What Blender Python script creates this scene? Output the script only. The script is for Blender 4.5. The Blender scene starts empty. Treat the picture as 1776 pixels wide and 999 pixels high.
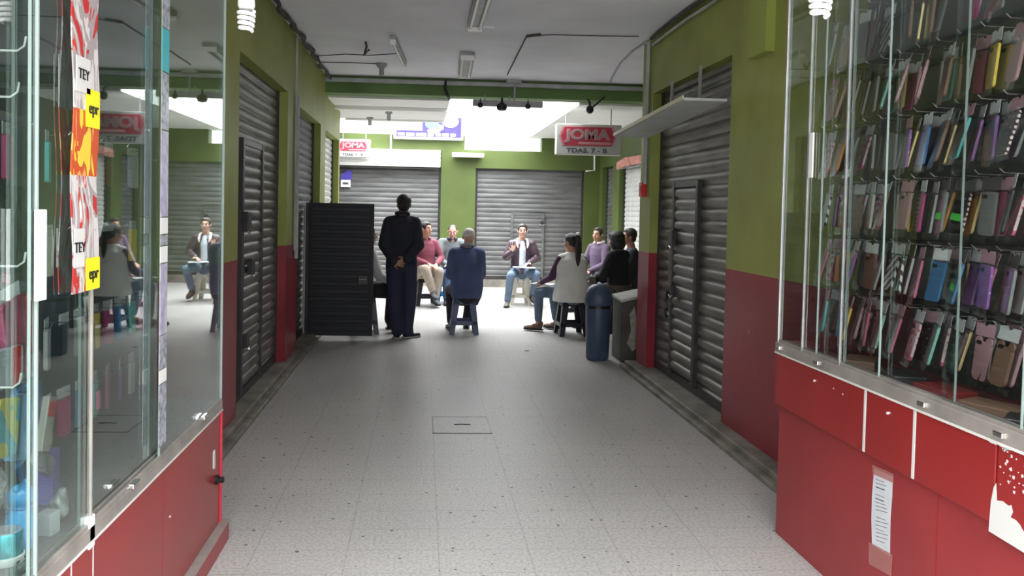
import bpy, math, random
from mathutils import Vector, Matrix
R = math.radians
random.seed(7)
sc = bpy.context.scene
COL = sc.collection

# ------------------------------------------------------------------ camera
F_PX, PCX, PCY, EYE = 1380.0, 820.0, 405.0, 1.55
_d = Vector((733-PCX, PCY-360, -F_PX)).normalized()          # corridor direction seen by the lens
_u = _d.cross(Vector((1, -0.021, 0)))
if _u.y < 0: _u = -_u
_u.normalize()
_r = _d.cross(_u)
cam_data = bpy.data.cameras.new('camera')
cam = bpy.data.objects.new('camera', cam_data); COL.objects.link(cam)
rot = Matrix((_r, _d, _u))                                   # camera axes -> world axes
cam.matrix_world = Matrix.Translation((0, 0, EYE)) @ rot.to_4x4()
cam_data.sensor_width = 36.0
cam_data.lens = F_PX/1776*36
cam_data.shift_x = (888-PCX)/1776
cam_data.shift_y = -(499.5-PCY)/1776
cam_data.clip_start = 0.05
sc.camera = cam

def ray(x, y):
    v = Vector((x-PCX, PCY-y, -F_PX)); return Vector((v.dot(_r), v.dot(_d), v.dot(_u)))
def PX(x, y, c):
    v = ray(x, y); p = v*(c/v.x); p.z += EYE; return p
def PY(x, y, c):
    v = ray(x, y); p = v*(c/v.y); p.z += EYE; return p
def PZ(x, y, c):
    v = ray(x, y); p = v*((c-EYE)/v.z); p.z += EYE; return p

# ------------------------------------------------------------------ light
w = bpy.data.worlds.new('world'); sc.world = w; w.use_nodes = True
bg = w.node_tree.nodes['Background']
bg.inputs[0].default_value = (0.95, 0.98, 1.0, 1)
# overcast sky, brighter overhead than at the horizon
_tc = w.node_tree.nodes.new('ShaderNodeTexCoord'); _sx = w.node_tree.nodes.new('ShaderNodeSeparateXYZ'); _mr = w.node_tree.nodes.new('ShaderNodeMapRange')
_mr.inputs[1].default_value = 0.0; _mr.inputs[2].default_value = 1.0; _mr.inputs[3].default_value = 2.2; _mr.inputs[4].default_value = 24.0
_pw = w.node_tree.nodes.new('ShaderNodeMath'); _pw.operation = 'POWER'; _pw.inputs[1].default_value = 1.9; _pw.use_clamp = True
w.node_tree.links.new(_tc.outputs['Generated'], _sx.inputs[0]); w.node_tree.links.new(_sx.outputs['Z'], _pw.inputs[0]); w.node_tree.links.new(_pw.outputs[0], _mr.inputs[0]); w.node_tree.links.new(_mr.outputs[0], bg.inputs[1])
sc.view_settings.view_transform = 'Standard'
sc.view_settings.look = 'None'
sc.view_settings.gamma = 1
sc.view_settings.use_curve_mapping = False
sc.view_settings.exposure = 0.0
def portal(name, loc, rotation, sx, sy):
    l = bpy.data.lights.new(name, 'AREA'); l.shape = 'RECTANGLE'; l.size = sx; l.size_y = sy
    l.cycles.is_portal = True
    o = bpy.data.objects.new(name, l); COL.objects.link(o); o.location = loc; o.rotation_euler = rotation
portal('skylight_portal_near', (1.19, 11.75, 3.5), (0, 0, 0), 1.76, 2.6)
portal('skylight_portal_far', (0.25, 14.35, 3.5), (0, 0, 0), 3.7, 2.6)
portal('street_portal', (0.44, 0.92, 1.62), (R(90), 0, 0), 3.4, 3.2)

# ------------------------------------------------------------------ materials
def mat(name, col, rough=0.6, spec=0.5, metal=0.0, var=0.0, vscale=6.0, bump=0.0, bscale=60.0, coat=0.0, stretch=None, sheen=0.0, alpha=1.0, dirt=None):
    m = bpy.data.materials.new(name); m.use_nodes = True
    nt = m.node_tree; b = nt.nodes['Principled BSDF']
    b.inputs['Base Color'].default_value = (*col, 1); b.inputs['Roughness'].default_value = rough
    b.inputs['Specular IOR Level'].default_value = spec; b.inputs['Metallic'].default_value = metal
    b.inputs['Coat Weight'].default_value = coat; b.inputs['Sheen Weight'].default_value = sheen
    b.inputs['Alpha'].default_value = alpha
    tc = nt.nodes.new('ShaderNodeTexCoord'); mp = nt.nodes.new('ShaderNodeMapping')
    nt.links.new(tc.outputs['Object'], mp.inputs[0])
    if stretch: mp.inputs['Scale'].default_value = stretch
    if var > 0 or dirt:
        n = nt.nodes.new('ShaderNodeTexNoise'); n.inputs['Scale'].default_value = vscale; n.inputs['Detail'].default_value = 5
        nt.links.new(mp.outputs[0], n.inputs[0])
        r = nt.nodes.new('ShaderNodeValToRGB')
        d2 = dirt if dirt else tuple(c*(1-var) for c in col)
        hi = tuple(min(1, c*(1+var*0.5)) for c in col)
        r.color_ramp.elements[0].position = 0.32; r.color_ramp.elements[0].color = (*d2, 1)
        r.color_ramp.elements[1].position = 0.62; r.color_ramp.elements[1].color = (*hi, 1)
        nt.links.new(n.outputs[0], r.inputs[0]); nt.links.new(r.outputs[0], b.inputs['Base Color'])
    if bump > 0:
        n2 = nt.nodes.new('ShaderNodeTexNoise'); n2.inputs['Scale'].default_value = bscale; n2.inputs['Detail'].default_value = 3
        nt.links.new(mp.outputs[0], n2.inputs[0])
        bp = nt.nodes.new('ShaderNodeBump'); bp.inputs['Strength'].default_value = min(1, bump); bp.inputs['Distance'].default_value = 0.02
        nt.links.new(n2.outputs[0], bp.inputs['Height']); nt.links.new(bp.outputs[0], b.inputs['Normal'])
    return m

def wall_mat():
    """lime green paint above, dark red gloss paint below 1.17 m, scuffed"""
    m = bpy.data.materials.new('two_tone_wall_paint'); m.use_nodes = True
    nt = m.node_tree; b = nt.nodes['Principled BSDF']; L = nt.links.new
    g = nt.nodes.new('ShaderNodeNewGeometry'); s = nt.nodes.new('ShaderNodeSeparateXYZ'); L(g.outputs['Position'], s.inputs[0])
    lt = nt.nodes.new('ShaderNodeMath'); lt.operation = 'LESS_THAN'; lt.inputs[1].default_value = 1.165; L(s.outputs['Z'], lt.inputs[0])
    n = nt.nodes.new('ShaderNodeTexNoise'); n.inputs['Scale'].default_value = 2.2; n.inputs['Detail'].default_value = 6; L(g.outputs['Position'], n.inputs[0])
    gr = nt.nodes.new('ShaderNodeValToRGB'); gr.color_ramp.elements[0].color = (0.24, 0.26, 0.055, 1); gr.color_ramp.elements[1].color = (0.31, 0.34, 0.075, 1)
    gr.color_ramp.elements[0].position = 0.3; gr.color_ramp.elements[1].position = 0.65
    rd = nt.nodes.new('ShaderNodeValToRGB'); rd.color_ramp.elements[0].color = (0.20, 0.012, 0.022, 1); rd.color_ramp.elements[1].color = (0.29, 0.022, 0.036, 1)
    rd.color_ramp.elements[0].position = 0.3; rd.color_ramp.elements[1].position = 0.65
    L(n.outputs[0], gr.inputs[0]); L(n.outputs[0], rd.inputs[0])
    mx = nt.nodes.new('ShaderNodeMix'); mx.data_type = 'RGBA'; L(lt.outputs[0], mx.inputs[0]); L(gr.outputs[0], mx.inputs[6]); L(rd.outputs[0], mx.inputs[7])
    # chips of missing paint
    v = nt.nodes.new('ShaderNodeTexNoise'); v.inputs['Scale'].default_value = 9; v.inputs['Detail'].default_value = 8; L(g.outputs['Position'], v.inputs[0])
    gt = nt.nodes.new('ShaderNodeMath'); gt.operation = 'GREATER_THAN'; gt.inputs[1].default_value = 0.74; L(v.outputs[0], gt.inputs[0])
    m2 = nt.nodes.new('ShaderNodeMix'); m2.data_type = 'RGBA'; L(gt.outputs[0], m2.inputs[0]); L(mx.outputs[2], m2.inputs[6]); m2.inputs[7].default_value = (0.4, 0.36, 0.32, 1)
    L(m2.outputs[2], b.inputs['Base Color'])
    rr = nt.nodes.new('ShaderNodeMapRange'); rr.inputs[3].default_value = 0.55; rr.inputs[4].default_value = 0.34; L(lt.outputs[0], rr.inputs[0]); L(rr.outputs[0], b.inputs['Roughness'])
    bp = nt.nodes.new('ShaderNodeBump'); bp.inputs['Strength'].default_value = 0.15; bp.inputs['Distance'].default_value = 0.02; L(n.outputs[0], bp.inputs['Height']); L(bp.outputs[0], b.inputs['Normal'])
    return m

def floor_mat():
    m = bpy.data.materials.new('terrazzo_tiles'); m.use_nodes = True
    nt = m.node_tree; b = nt.nodes['Principled BSDF']; L = nt.links.new
    g = nt.nodes.new('ShaderNodeNewGeometry'); s = nt.nodes.new('ShaderNodeSeparateXYZ'); L(g.outputs['Position'], s.inputs[0])
    def line(sock, off, pitch, wd):
        a = nt.nodes.new('ShaderNodeMath'); a.operation = 'ADD'; a.inputs[1].default_value = off + 50*pitch; L(sock, a.inputs[0])
        q = nt.nodes.new('ShaderNodeMath'); q.operation = 'MODULO'; q.inputs[1].default_value = pitch; L(a.outputs[0], q.inputs[0])
        z = nt.nodes.new('ShaderNodeMath'); z.operation = 'LESS_THAN'; z.inputs[1].default_value = wd; L(q.outputs[0], z.inputs[0]); return z.outputs[0]
    lx = line(s.outputs['X'], -0.098, 0.41, 0.006); ly = line(s.outputs['Y'], -0.085, 0.232, 0.005)
    mx = nt.nodes.new('ShaderNodeMath'); mx.operation = 'MAXIMUM'; L(lx, mx.inputs[0]); L(ly, mx.inputs[1])
    n1 = nt.nodes.new('ShaderNodeTexNoise'); n1.inputs['Scale'].default_value = 1.1; n1.inputs['Detail'].default_value = 1.5; L(g.outputs['Position'], n1.inputs[0])
    n2 = nt.nodes.new('ShaderNodeTexNoise'); n2.inputs['Scale'].default_value = 70; n2.inputs['Detail'].default_value = 3; L(g.outputs['Position'], n2.inputs[0])
    r1 = nt.nodes.new('ShaderNodeValToRGB'); r1.color_ramp.elements[0].color = (0.40, 0.385, 0.37, 1); r1.color_ramp.elements[1].color = (0.52, 0.50, 0.475, 1)
    r1.color_ramp.elements[0].position = 0.1; r1.color_ramp.elements[1].position = 0.9
    L(n1.outputs[0], r1.inputs[0])
    r2 = nt.nodes.new('ShaderNodeValToRGB'); r2.color_ramp.elements[0].color = (0.72, 0.72, 0.72, 1); r2.color_ramp.elements[1].color = (1, 1, 1, 1)
    r2.color_ramp.elements[0].position = 0.4; r2.color_ramp.elements[1].position = 0.55
    L(n2.outputs[0], r2.inputs[0])
    mm = nt.nodes.new('ShaderNodeMix'); mm.data_type = 'RGBA'; mm.blend_type = 'MULTIPLY'; mm.inputs[0].default_value = 0.8
    L(r1.outputs[0], mm.inputs[6]); L(r2.outputs[0], mm.inputs[7])
    # dark marble chips
    vo = nt.nodes.new('ShaderNodeTexVoronoi'); vo.inputs['Scale'].default_value = 17; L(g.outputs['Position'], vo.inputs[0])
    sp = nt.nodes.new('ShaderNodeSeparateColor'); L(vo.outputs['Color'], sp.inputs[0])
    rs = nt.nodes.new('ShaderNodeMath'); rs.operation = 'MULTIPLY_ADD'; rs.inputs[1].default_value = 0.19; rs.inputs[2].default_value = -0.03; L(sp.outputs[0], rs.inputs[0])
    lt = nt.nodes.new('ShaderNodeMath'); lt.operation = 'LESS_THAN'; L(vo.outputs['Distance'], lt.inputs[0]); L(rs.outputs[0], lt.inputs[1])
    m3 = nt.nodes.new('ShaderNodeMix'); m3.data_type = 'RGBA'; L(lt.outputs[0], m3.inputs[0]); L(mm.outputs[2], m3.inputs[6]); m3.inputs[7].default_value = (0.11, 0.105, 0.10, 1)
    jf = nt.nodes.new('ShaderNodeMath'); jf.operation = 'MULTIPLY'; jf.inputs[1].default_value = 0.22; L(mx.outputs[0], jf.inputs[0])
    m4 = nt.nodes.new('ShaderNodeMix'); m4.data_type = 'RGBA'; L(jf.outputs[0], m4.inputs[0]); L(m3.outputs[2], m4.inputs[6]); m4.inputs[7].default_value = (0.05, 0.05, 0.05, 1)
    L(m4.outputs[2], b.inputs['Base Color'])
    rr = nt.nodes.new('ShaderNodeMapRange'); rr.inputs[3].default_value = 0.33; rr.inputs[4].default_value = 0.40; L(n1.outputs[0], rr.inputs[0]); L(rr.outputs[0], b.inputs['Roughness'])
    b.inputs['Specular IOR Level'].default_value = 0.12
    return m

def glass_mat(name, f0, tint=(0.86, 0.92, 0.90), rough=0.01, power=4.0):
    m = bpy.data.materials.new(name); m.use_nodes = True
    nt = m.node_tree; nt.nodes.remove(nt.nodes['Principled BSDF']); L = nt.links.new
    out = nt.nodes['Material Output']
    t = nt.nodes.new('ShaderNodeBsdfTransparent'); t.inputs[0].default_value = (*tint, 1)
    g = nt.nodes.new('ShaderNodeBsdfGlossy'); g.inputs['Roughness'].default_value = rough; g.inputs['Color'].default_value = (0.95, 0.97, 0.96, 1)
    lw = nt.nodes.new('ShaderNodeLayerWeight'); lw.inputs[0].default_value = 0.5
    p = nt.nodes.new('ShaderNodeMath'); p.operation = 'POWER'; p.inputs[1].default_value = power; L(lw.outputs['Facing'], p.inputs[0])
    q = nt.nodes.new('ShaderNodeMath'); q.operation = 'MULTIPLY_ADD'; q.inputs[1].default_value = 1-f0; q.inputs[2].default_value = f0; L(p.outputs[0], q.inputs[0])
    x = nt.nodes.new('ShaderNodeMixShader'); L(q.outputs[0], x.inputs[0]); L(t.outputs[0], x.inputs[1]); L(g.outputs[0], x.inputs[2]); L(x.outputs[0], out.inputs[0])
    return m

def pattern_mat(name, base, spot, kind='dots', scale=60.0, rough=0.35):
    m = bpy.data.materials.new(name); m.use_nodes = True
    nt = m.node_tree; b = nt.nodes['Principled BSDF']; L = nt.links.new; b.inputs['Roughness'].default_value = rough
    tc = nt.nodes.new('ShaderNodeTexCoord')
    if kind == 'dots':
        v = nt.nodes.new('ShaderNodeTexVoronoi'); v.inputs['Scale'].default_value = scale; v.inputs['Randomness'].default_value = 0.15
        L(tc.outputs['Object'], v.inputs[0])
        lt = nt.nodes.new('ShaderNodeMath'); lt.operation = 'LESS_THAN'; lt.inputs[1].default_value = 0.33; L(v.outputs['Distance'], lt.inputs[0]); f = lt.outputs[0]
    elif kind == 'stripes':
        v = nt.nodes.new('ShaderNodeTexWave'); v.inputs['Scale'].default_value = scale/6; v.inputs['Distortion'].default_value = 1.5; v.bands_direction = 'DIAGONAL'
        L(tc.outputs['Object'], v.inputs[0])
        lt = nt.nodes.new('ShaderNodeMath'); lt.operation = 'GREATER_THAN'; lt.inputs[1].default_value = 0.55; L(v.outputs['Fac'], lt.inputs[0]); f = lt.outputs[0]
    else:
        v = nt.nodes.new('ShaderNodeTexNoise'); v.inputs['Scale'].default_value = scale/2; v.inputs['Detail'].default_value = 1.5
        L(tc.outputs['Object'], v.inputs[0])
        lt = nt.nodes.new('ShaderNodeMath'); lt.operation = 'GREATER_THAN'; lt.inputs[1].default_value = 0.52; L(v.outputs[0], lt.inputs[0]); f = lt.outputs[0]
    mx = nt.nodes.new('ShaderNodeMix'); mx.data_type = 'RGBA'; L(f, mx.inputs[0]); mx.inputs[6].default_value = (*base, 1); mx.inputs[7].default_value = (*spot, 1)
    L(mx.outputs[2], b.inputs['Base Color'])
    return m

M = {}
M['wall'] = wall_mat(); M['floor'] = floor_mat()
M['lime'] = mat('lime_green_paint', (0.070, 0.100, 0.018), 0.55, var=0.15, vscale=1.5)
M['dkgreen'] = mat('beam_green_paint', (0.11, 0.20, 0.05), 0.6, var=0.2, vscale=2)
M['ceil'] = mat('ceiling_plaster', (0.74, 0.74, 0.79), 0.8, var=0.10, vscale=1.2, bump=0.1, bscale=8)
M['white'] = mat('white_plaster', (0.86, 0.86, 0.84), 0.7, var=0.05, vscale=2)
M['curb'] = mat('curb_concrete', (0.22, 0.20, 0.17), 0.6, var=0.4, vscale=5, bump=0.2, bscale=30)
M['concrete'] = mat('stained_concrete', (0.07, 0.07, 0.055), 0.8, var=0.5, vscale=4, bump=0.5, bscale=20)
M['slat'] = mat('shutter_steel', (0.13, 0.13, 0.128), 0.6, metal=0.2, var=0.35, vscale=2.5, stretch=(0.7, 0.7, 4))
M['slatdk'] = mat('dark_shutter_steel', (0.17, 0.155, 0.14), 0.45, metal=0.3, var=0.55, vscale=3, stretch=(0.7, 0.7, 5))
M['slatwh'] = mat('pale_shutter_steel', (0.6, 0.6, 0.58), 0.45, metal=0.2, var=0.15, vscale=3)
M['darkmetal'] = mat('dark_painted_iron', (0.05, 0.045, 0.045), 0.45, metal=0.4, var=0.3, vscale=8)
M['navy'] = mat('navy_black_enamel', (0.012, 0.014, 0.022), 0.6, var=0.4, vscale=3)
M['alu'] = mat('brushed_aluminium', (0.62, 0.62, 0.62), 0.28, metal=0.9, var=0.12, vscale=12)
M['rail'] = mat('dull_aluminium_rail', (0.34, 0.31, 0.28), 0.42, metal=0.35, var=0.25, vscale=6)
M['glassedge'] = mat('ground_glass_edge', (0.30, 0.36, 0.34), 0.4)
M['chrome'] = mat('chrome', (0.85, 0.85, 0.85), 0.15, metal=1)
M['redlam'] = mat('red_laminate', (0.26, 0.016, 0.016), 0.30, var=0.10, vscale=3, coat=0.1)
M['redlam2'] = mat('faded_red_laminate', (0.28, 0.024, 0.028), 0.36, var=0.12, vscale=2)
M['edge'] = mat('white_edge_band', (0.62, 0.61, 0.58), 0.5)
M['glassL'] = glass_mat('showcase_glass_left', 0.05, power=2.8)
M['glassR'] = glass_mat('showcase_glass_right', 0.06, (0.90, 0.93, 0.92))
M['pegboard'] = mat('dark_display_panel', (0.10, 0.11, 0.10), 0.6, var=0.3, vscale=5)
M['black'] = mat('black_plastic', (0.012, 0.012, 0.013), 0.4)
M['whitepl'] = mat('white_plastic', (0.85, 0.85, 0.83), 0.35)
M['redpl'] = mat('red_plastic', (0.6, 0.02, 0.02), 0.4)
M['greypl'] = mat('grey_plastic', (0.35, 0.35, 0.36), 0.5, var=0.2, vscale=10)
M['paper'] = mat('paper', (0.58, 0.60, 0.63), 0.8, var=0.05, vscale=20)
M['ink'] = mat('grey_ink', (0.08, 0.08, 0.10), 0.8)
M['tape'] = mat('clear_tape', (0.55, 0.22, 0.20), 0.3, alpha=0.45)
M['tube'] = mat('fluorescent_glass', (0.88, 0.88, 0.86), 0.25)
M['bin'] = mat('blue_grey_bin_plastic', (0.045, 0.075, 0.13), 0.45, var=0.2, vscale=6, bump=0.1)
M['ceildk'] = mat('dusty_cable', (0.07, 0.06, 0.055), 0.9, var=0.4, vscale=12)
M['grey_trunk'] = mat('grey_trunking', (0.42, 0.44, 0.44), 0.6, var=0.2, vscale=6)
M['signred'] = mat('sign_red_print', (0.48, 0.04, 0.075), 0.45, var=0.15, vscale=25)
M['signpink'] = mat('sign_pink_outline', (0.60, 0.26, 0.29), 0.45)
M['signgrey'] = mat('sign_grey_letters', (0.30, 0.26, 0.26), 0.5)
M['signwhite'] = mat('sign_white_face', (0.52, 0.52, 0.50), 0.5, var=0.06, vscale=8)
M['blueprint'] = mat('poster_blue', (0.08, 0.06, 0.42), 0.4, var=0.3, vscale=9)
M['cyanprint'] = mat('poster_cyan', (0.18, 0.60, 0.75), 0.4, var=0.3, vscale=12)
M['creamprint'] = mat('poster_cream', (0.80, 0.72, 0.62), 0.5, var=0.12, vscale=10)

# ------------------------------------------------------------------ mesh helpers
class MB:
    def __init__(s): s.v = []; s.f = []; s.mi = []; s.M = Matrix.Identity(4)
    def add(s, vs, fs, m=0):
        o = len(s.v); s.v += [tuple(s.M @ Vector(p)) for p in vs]; s.f += [tuple(i+o for i in q) for q in fs]; s.mi += [m]*len(fs); return s
    def box(s, x0, x1, y0, y1, z0, z1, m=0):
        vs = [(x, y, z) for z in (z0, z1) for y in (y0, y1) for x in (x0, x1)]
        return s.add(vs, [(0,2,3,1),(4,5,7,6),(0,1,5,4),(2,6,7,3),(0,4,6,2),(1,3,7,5)], m)
    def bar(s, p, q, wd, hd, m=0, up=(0,0,1)):
        p, q = Vector(p), Vector(q); d = (q-p).normalized(); up = Vector(up)
        if abs(d.dot(up)) > 0.99: up = Vector((0,1,0))
        a = d.cross(up).normalized(); b = a.cross(d)
        vs = [c+a*i*wd/2+b*j*hd/2 for c in (p, q) for j in (-1, 1) for i in (-1, 1)]
        return s.add(vs, [(0,1,3,2),(4,6,7,5),(0,4,5,1),(2,3,7,6),(0,2,6,4),(1,5,7,3)], m)
    def tube(s, pts, r, n=8, m=0):
        pts = [Vector(p) for p in pts]; rs = r if isinstance(r, (list, tuple)) else [r]*len(pts)
        d = (pts[1]-pts[0]).normalized(); a = d.orthogonal().normalized(); vs = []; fs = []
        for i, p in enumerate(pts):
            t = (pts[min(i+1, len(pts)-1)]-pts[max(i-1, 0)]).normalized()
            a = (a - t*a.dot(t)).normalized(); b = t.cross(a)
            for k in range(n):
                an = 2*math.pi*k/n; vs.append(p+(a*math.cos(an)+b*math.sin(an))*rs[i])
        for i in range(len(pts)-1):
            for k in range(n): k2 = (k+1) % n; fs.append((i*n+k, i*n+k2, (i+1)*n+k2, (i+1)*n+k))
        fs.append(tuple(range(n-1, -1, -1))); fs.append(tuple((len(pts)-1)*n+k for k in range(n)))
        return s.add(vs, fs, m)
    def lathe(s, prof, n=24, c=(0,0,0), m=0):
        vs = []; fs = []
        for r, z in prof:
            for k in range(n): a = 2*math.pi*k/n; vs.append((c[0]+r*math.cos(a), c[1]+r*math.sin(a), c[2]+z))
        for i in range(len(prof)-1):
            for k in range(n): k2 = (k+1) % n; fs.append((i*n+k, i*n+k2, (i+1)*n+k2, (i+1)*n+k))
        fs.append(tuple(range(n-1, -1, -1))); fs.append(tuple((len(prof)-1)*n+k for k in range(n)))
        return s.add(vs, fs, m)
    def ell(s, c, r, rz=0, rx=0, ry=0, n=16, m=0):
        mm = Matrix.Translation(c) @ Matrix.Rotation(rz, 4, 'Z') @ Matrix.Rotation(ry, 4, 'Y') @ Matrix.Rotation(rx, 4, 'X')
        return s.ellM(mm, r, n, m)
    def ellM(s, mm, r, n=16, m=0):
        h = n//2; vs = [mm @ Vector((0, 0, r[2]))]; fs = []
        for i in range(1, h):
            t = math.pi*i/h
            for k in range(n): a = 2*math.pi*k/n; vs.append(mm @ Vector((r[0]*math.sin(t)*math.cos(a), r[1]*math.sin(t)*math.sin(a), r[2]*math.cos(t))))
        vs.append(mm @ Vector((0, 0, -r[2]))); last = len(vs)-1
        for k in range(n): fs.append((0, 1+k, 1+(k+1) % n)); fs.append((last, 1+(h-2)*n+(k+1) % n, 1+(h-2)*n+k))
        for i in range(h-2):
            for k in range(n): k2 = (k+1) % n; fs.append((1+i*n+k, 1+(i+1)*n+k, 1+(i+1)*n+k2, 1+i*n+k2))
        return s.add(vs, fs, m)
    def cap(s, p, q, r0, r1, n=12, m=0):
        p, q = Vector(p), Vector(q)
        if (q-p).length > 1e-4:
            s.tube([p, q], [r0, r1], n, m)
        s.ell(p, (r0,)*3, n=n, m=m); s.ell(q, (r1,)*3, n=n, m=m); return s
    def chain(s, pts, rs, n=12, m=0):
        for i in range(len(pts)-1): s.cap(pts[i], pts[i+1], rs[i], rs[i+1], n, m)
        return s
    def loft(s, secs, n=20, m=0):
        """secs: (centre, rx, ry, yaw) rings from bottom to top"""
        vs = []; fs = []
        for c, rx, ry, yw in secs:
            for k in range(n):
                a = 2*math.pi*k/n; x = rx*math.cos(a); y = ry*math.sin(a)
                vs.append((c[0]+x*math.cos(yw)-y*math.sin(yw), c[1]+x*math.sin(yw)+y*math.cos(yw), c[2]))
        for i in range(len(secs)-1):
            for k in range(n): k2 = (k+1) % n; fs.append((i*n+k, i*n+k2, (i+1)*n+k2, (i+1)*n+k))
        fs.append(tuple(range(n-1, -1, -1))); fs.append(tuple((len(secs)-1)*n+k for k in range(n)))
        return s.add(vs, fs, m)
    def prism(s, poly, h, mm=None, m=0):
        """polygon in local xy, thickness h along +z"""
        mm = mm or Matrix.Identity(4); n = len(poly)
        vs = [mm @ Vector((x, y, 0)) for x, y in poly]+[mm @ Vector((x, y, h)) for x, y in poly]
        fs = [tuple(range(n-1, -1, -1)), tuple(range(n, 2*n))]+[(i, (i+1) % n, n+(i+1) % n, n+i) for i in range(n)]
        return s.add(vs, fs, m)
    def mesh(s, name):
        me = bpy.data.meshes.new(name); me.from_pydata(s.v, [], s.f); me.polygons.foreach_set('material_index', s.mi); me.update(); return me
    def build(s, name, mats, parent=None, smooth=False, bevel=0, loc=None):
        me = s.mesh(name)
        for m in (mats if isinstance(mats, (list, tuple)) else [mats]): me.materials.append(m)
        o = bpy.data.objects.new(name, me); COL.objects.link(o)
        if parent: o.parent = parent
        if loc is not None: o.location = loc
        if smooth:
            me.polygons.foreach_set('use_smooth', [True]*len(me.polygons))
            if smooth != 'all' : me.set_sharp_from_angle(angle=R(45))
        if bevel:
            bv = o.modifiers.new('bevel', 'BEVEL'); bv.width = bevel; bv.segments = 2; bv.limit_method = 'ANGLE'
        return o
    def remesh(s, name, material, parent=None, voxel=0.01, smooth=4):
        me = s.mesh(name); o = bpy.data.objects.new('tmp', me); COL.objects.link(o)
        r = o.modifiers.new('r', 'REMESH'); r.mode = 'VOXEL'; r.voxel_size = voxel
        sm = o.modifiers.new('s', 'SMOOTH'); sm.iterations = smooth; sm.factor = 0.5
        dg = bpy.context.evaluated_depsgraph_get(); dg.update()
        me2 = bpy.data.meshes.new_from_object(o.evaluated_get(dg)); me2.name = name
        bpy.data.objects.remove(o); bpy.data.meshes.remove(me)
        me2.materials.clear(); me2.materials.append(material)
        me2.polygons.foreach_set('use_smooth', [True]*len(me2.polygons))
        o2 = bpy.data.objects.new(name, me2); COL.objects.link(o2)
        if parent: o2.parent = parent
        return o2

def tag(o, label=None, cat=None, group=None, kind=None):
    if label: o['label'] = label
    if cat: o['category'] = cat
    if group: o['group'] = group
    if kind: o['kind'] = kind
    return o
def thing(name, label, cat, loc=(0,0,0), rz=0, group=None):
    o = bpy.data.objects.new(name, None); COL.objects.link(o); o.location = loc; o.rotation_euler = (0,0,rz); o.empty_display_size = 0.1
    return tag(o, label, cat, group)
def structure(o): o['kind'] = 'structure'; return o
KIDS = {}
def copy_tree(o, parent=None):
    c = o.copy(); COL.objects.link(c)
    if parent: c.parent = parent; c.matrix_parent_inverse = o.matrix_parent_inverse
    for ch in [x for x in bpy.data.objects if x.parent == o]: copy_tree(ch, c)
    return c
def text(string, size, material, parent, mm, name='lettering', ext=0.0015, bold=0.0, sx=1.0):
    cu = bpy.data.curves.new('t', 'FONT'); cu.body = string; cu.size = size; cu.extrude = ext; cu.offset = bold
    cu.align_x = 'CENTER'; cu.align_y = 'CENTER'
    o = bpy.data.objects.new('t', cu); COL.objects.link(o)
    dg = bpy.context.evaluated_depsgraph_get(); dg.update()
    me = bpy.data.meshes.new_from_object(o.evaluated_get(dg)); me.name = name
    bpy.data.objects.remove(o); bpy.data.curves.remove(cu)
    me.transform(mm @ Matrix.Diagonal((sx, 1, 1, 1)))
    me.materials.clear(); me.materials.append(material)
    o = bpy.data.objects.new(name, me); COL.objects.link(o); o.parent = parent
    return o
FACE_CAM = Matrix.Rotation(R(90), 4, 'X')          # text facing -Y

# ------------------------------------------------------------------ setting
XL, XR, CZ, BY, BACK = -1.27, 2.15, 3.22, 10.35, 15.65
SLZ = 2.97
structure(MB().box(-4.2, 6.2, -5, 16.2, -0.1, 0).build('floor', M['floor']))
structure(MB().box(-1.6, 6.0, 1.0, BY+0.15, CZ, CZ+0.15).build('ceiling', M['ceil']))
# left wall: piers and lintels around three recessed shutters
L_OPEN = [(5.58, 7.55, 2.60), (8.2, 9.93, 2.55), (10.42, 12.05, 2.53)]
R_OPEN = [(5.50, 7.42, 2.67)]
def side_wall(name, x_face, sgn, y0, y1, opens, top):
    b = MB(); xb = x_face+sgn*0.3; a, c = sorted((x_face, xb)); cur = y0
    for o0, o1, oz in opens:
        b.box(a, c, cur, o0, 0, top); b.box(a, c, o0, o1, oz, top); cur = o1
    b.box(a, c, cur, y1, 0, top)
    xr0, xr1 = sorted((x_face+sgn*0.15, xb))
    return structure(b.build(name, M['wall']))
side_wall('wall_left', XL, -1, 1.0, 12.2, L_OPEN, CZ)
side_wall('wall_right', XR, 1, 1.0, 7.78, R_OPEN, CZ)
structure(MB().box(2.45, 6.0, 7.55, 7.78, 0, CZ).build('wall_side_passage', M['wall']))
structure(MB().box(5.8, 6.0, 7.78, 16.0, 0, CZ).build('wall_passage_end', M['lime']))
# beam where the corridor ceiling ends
structure(MB().box(-1.57, 6.0, BY, BY+0.25, 3.0, CZ).build('trim_1', M['dkgreen'], bevel=0.004))
structure(MB().box(-1.27, 6.0, BY-0.06, BY, 3.135, 3.185).build('trim_2', M['grey_trunk'], bevel=0.004))
# floor kerbs along the two walls
for nm, x0, x1, x2, y1 in (('baseboard_left', -1.17, -1.22, -1.6, 12.2), ('baseboard_right', 1.99, 2.04, 2.46, 7.8)):
    b = MB(); lo, hi = sorted((x1, x2)); b.box(lo, hi, 1.0, y1, 0.0, 0.07); lo, hi = sorted((x0, x1)); b.box(lo, hi, 1.0, y1, 0, 0.035)
    structure(b.build(nm, M['curb'], bevel=0.008))
structure(MB().box(-1.3, -1.17, 12.2, 12.3, 0, 0.05).build('trim_3', M['curb']))
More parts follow.
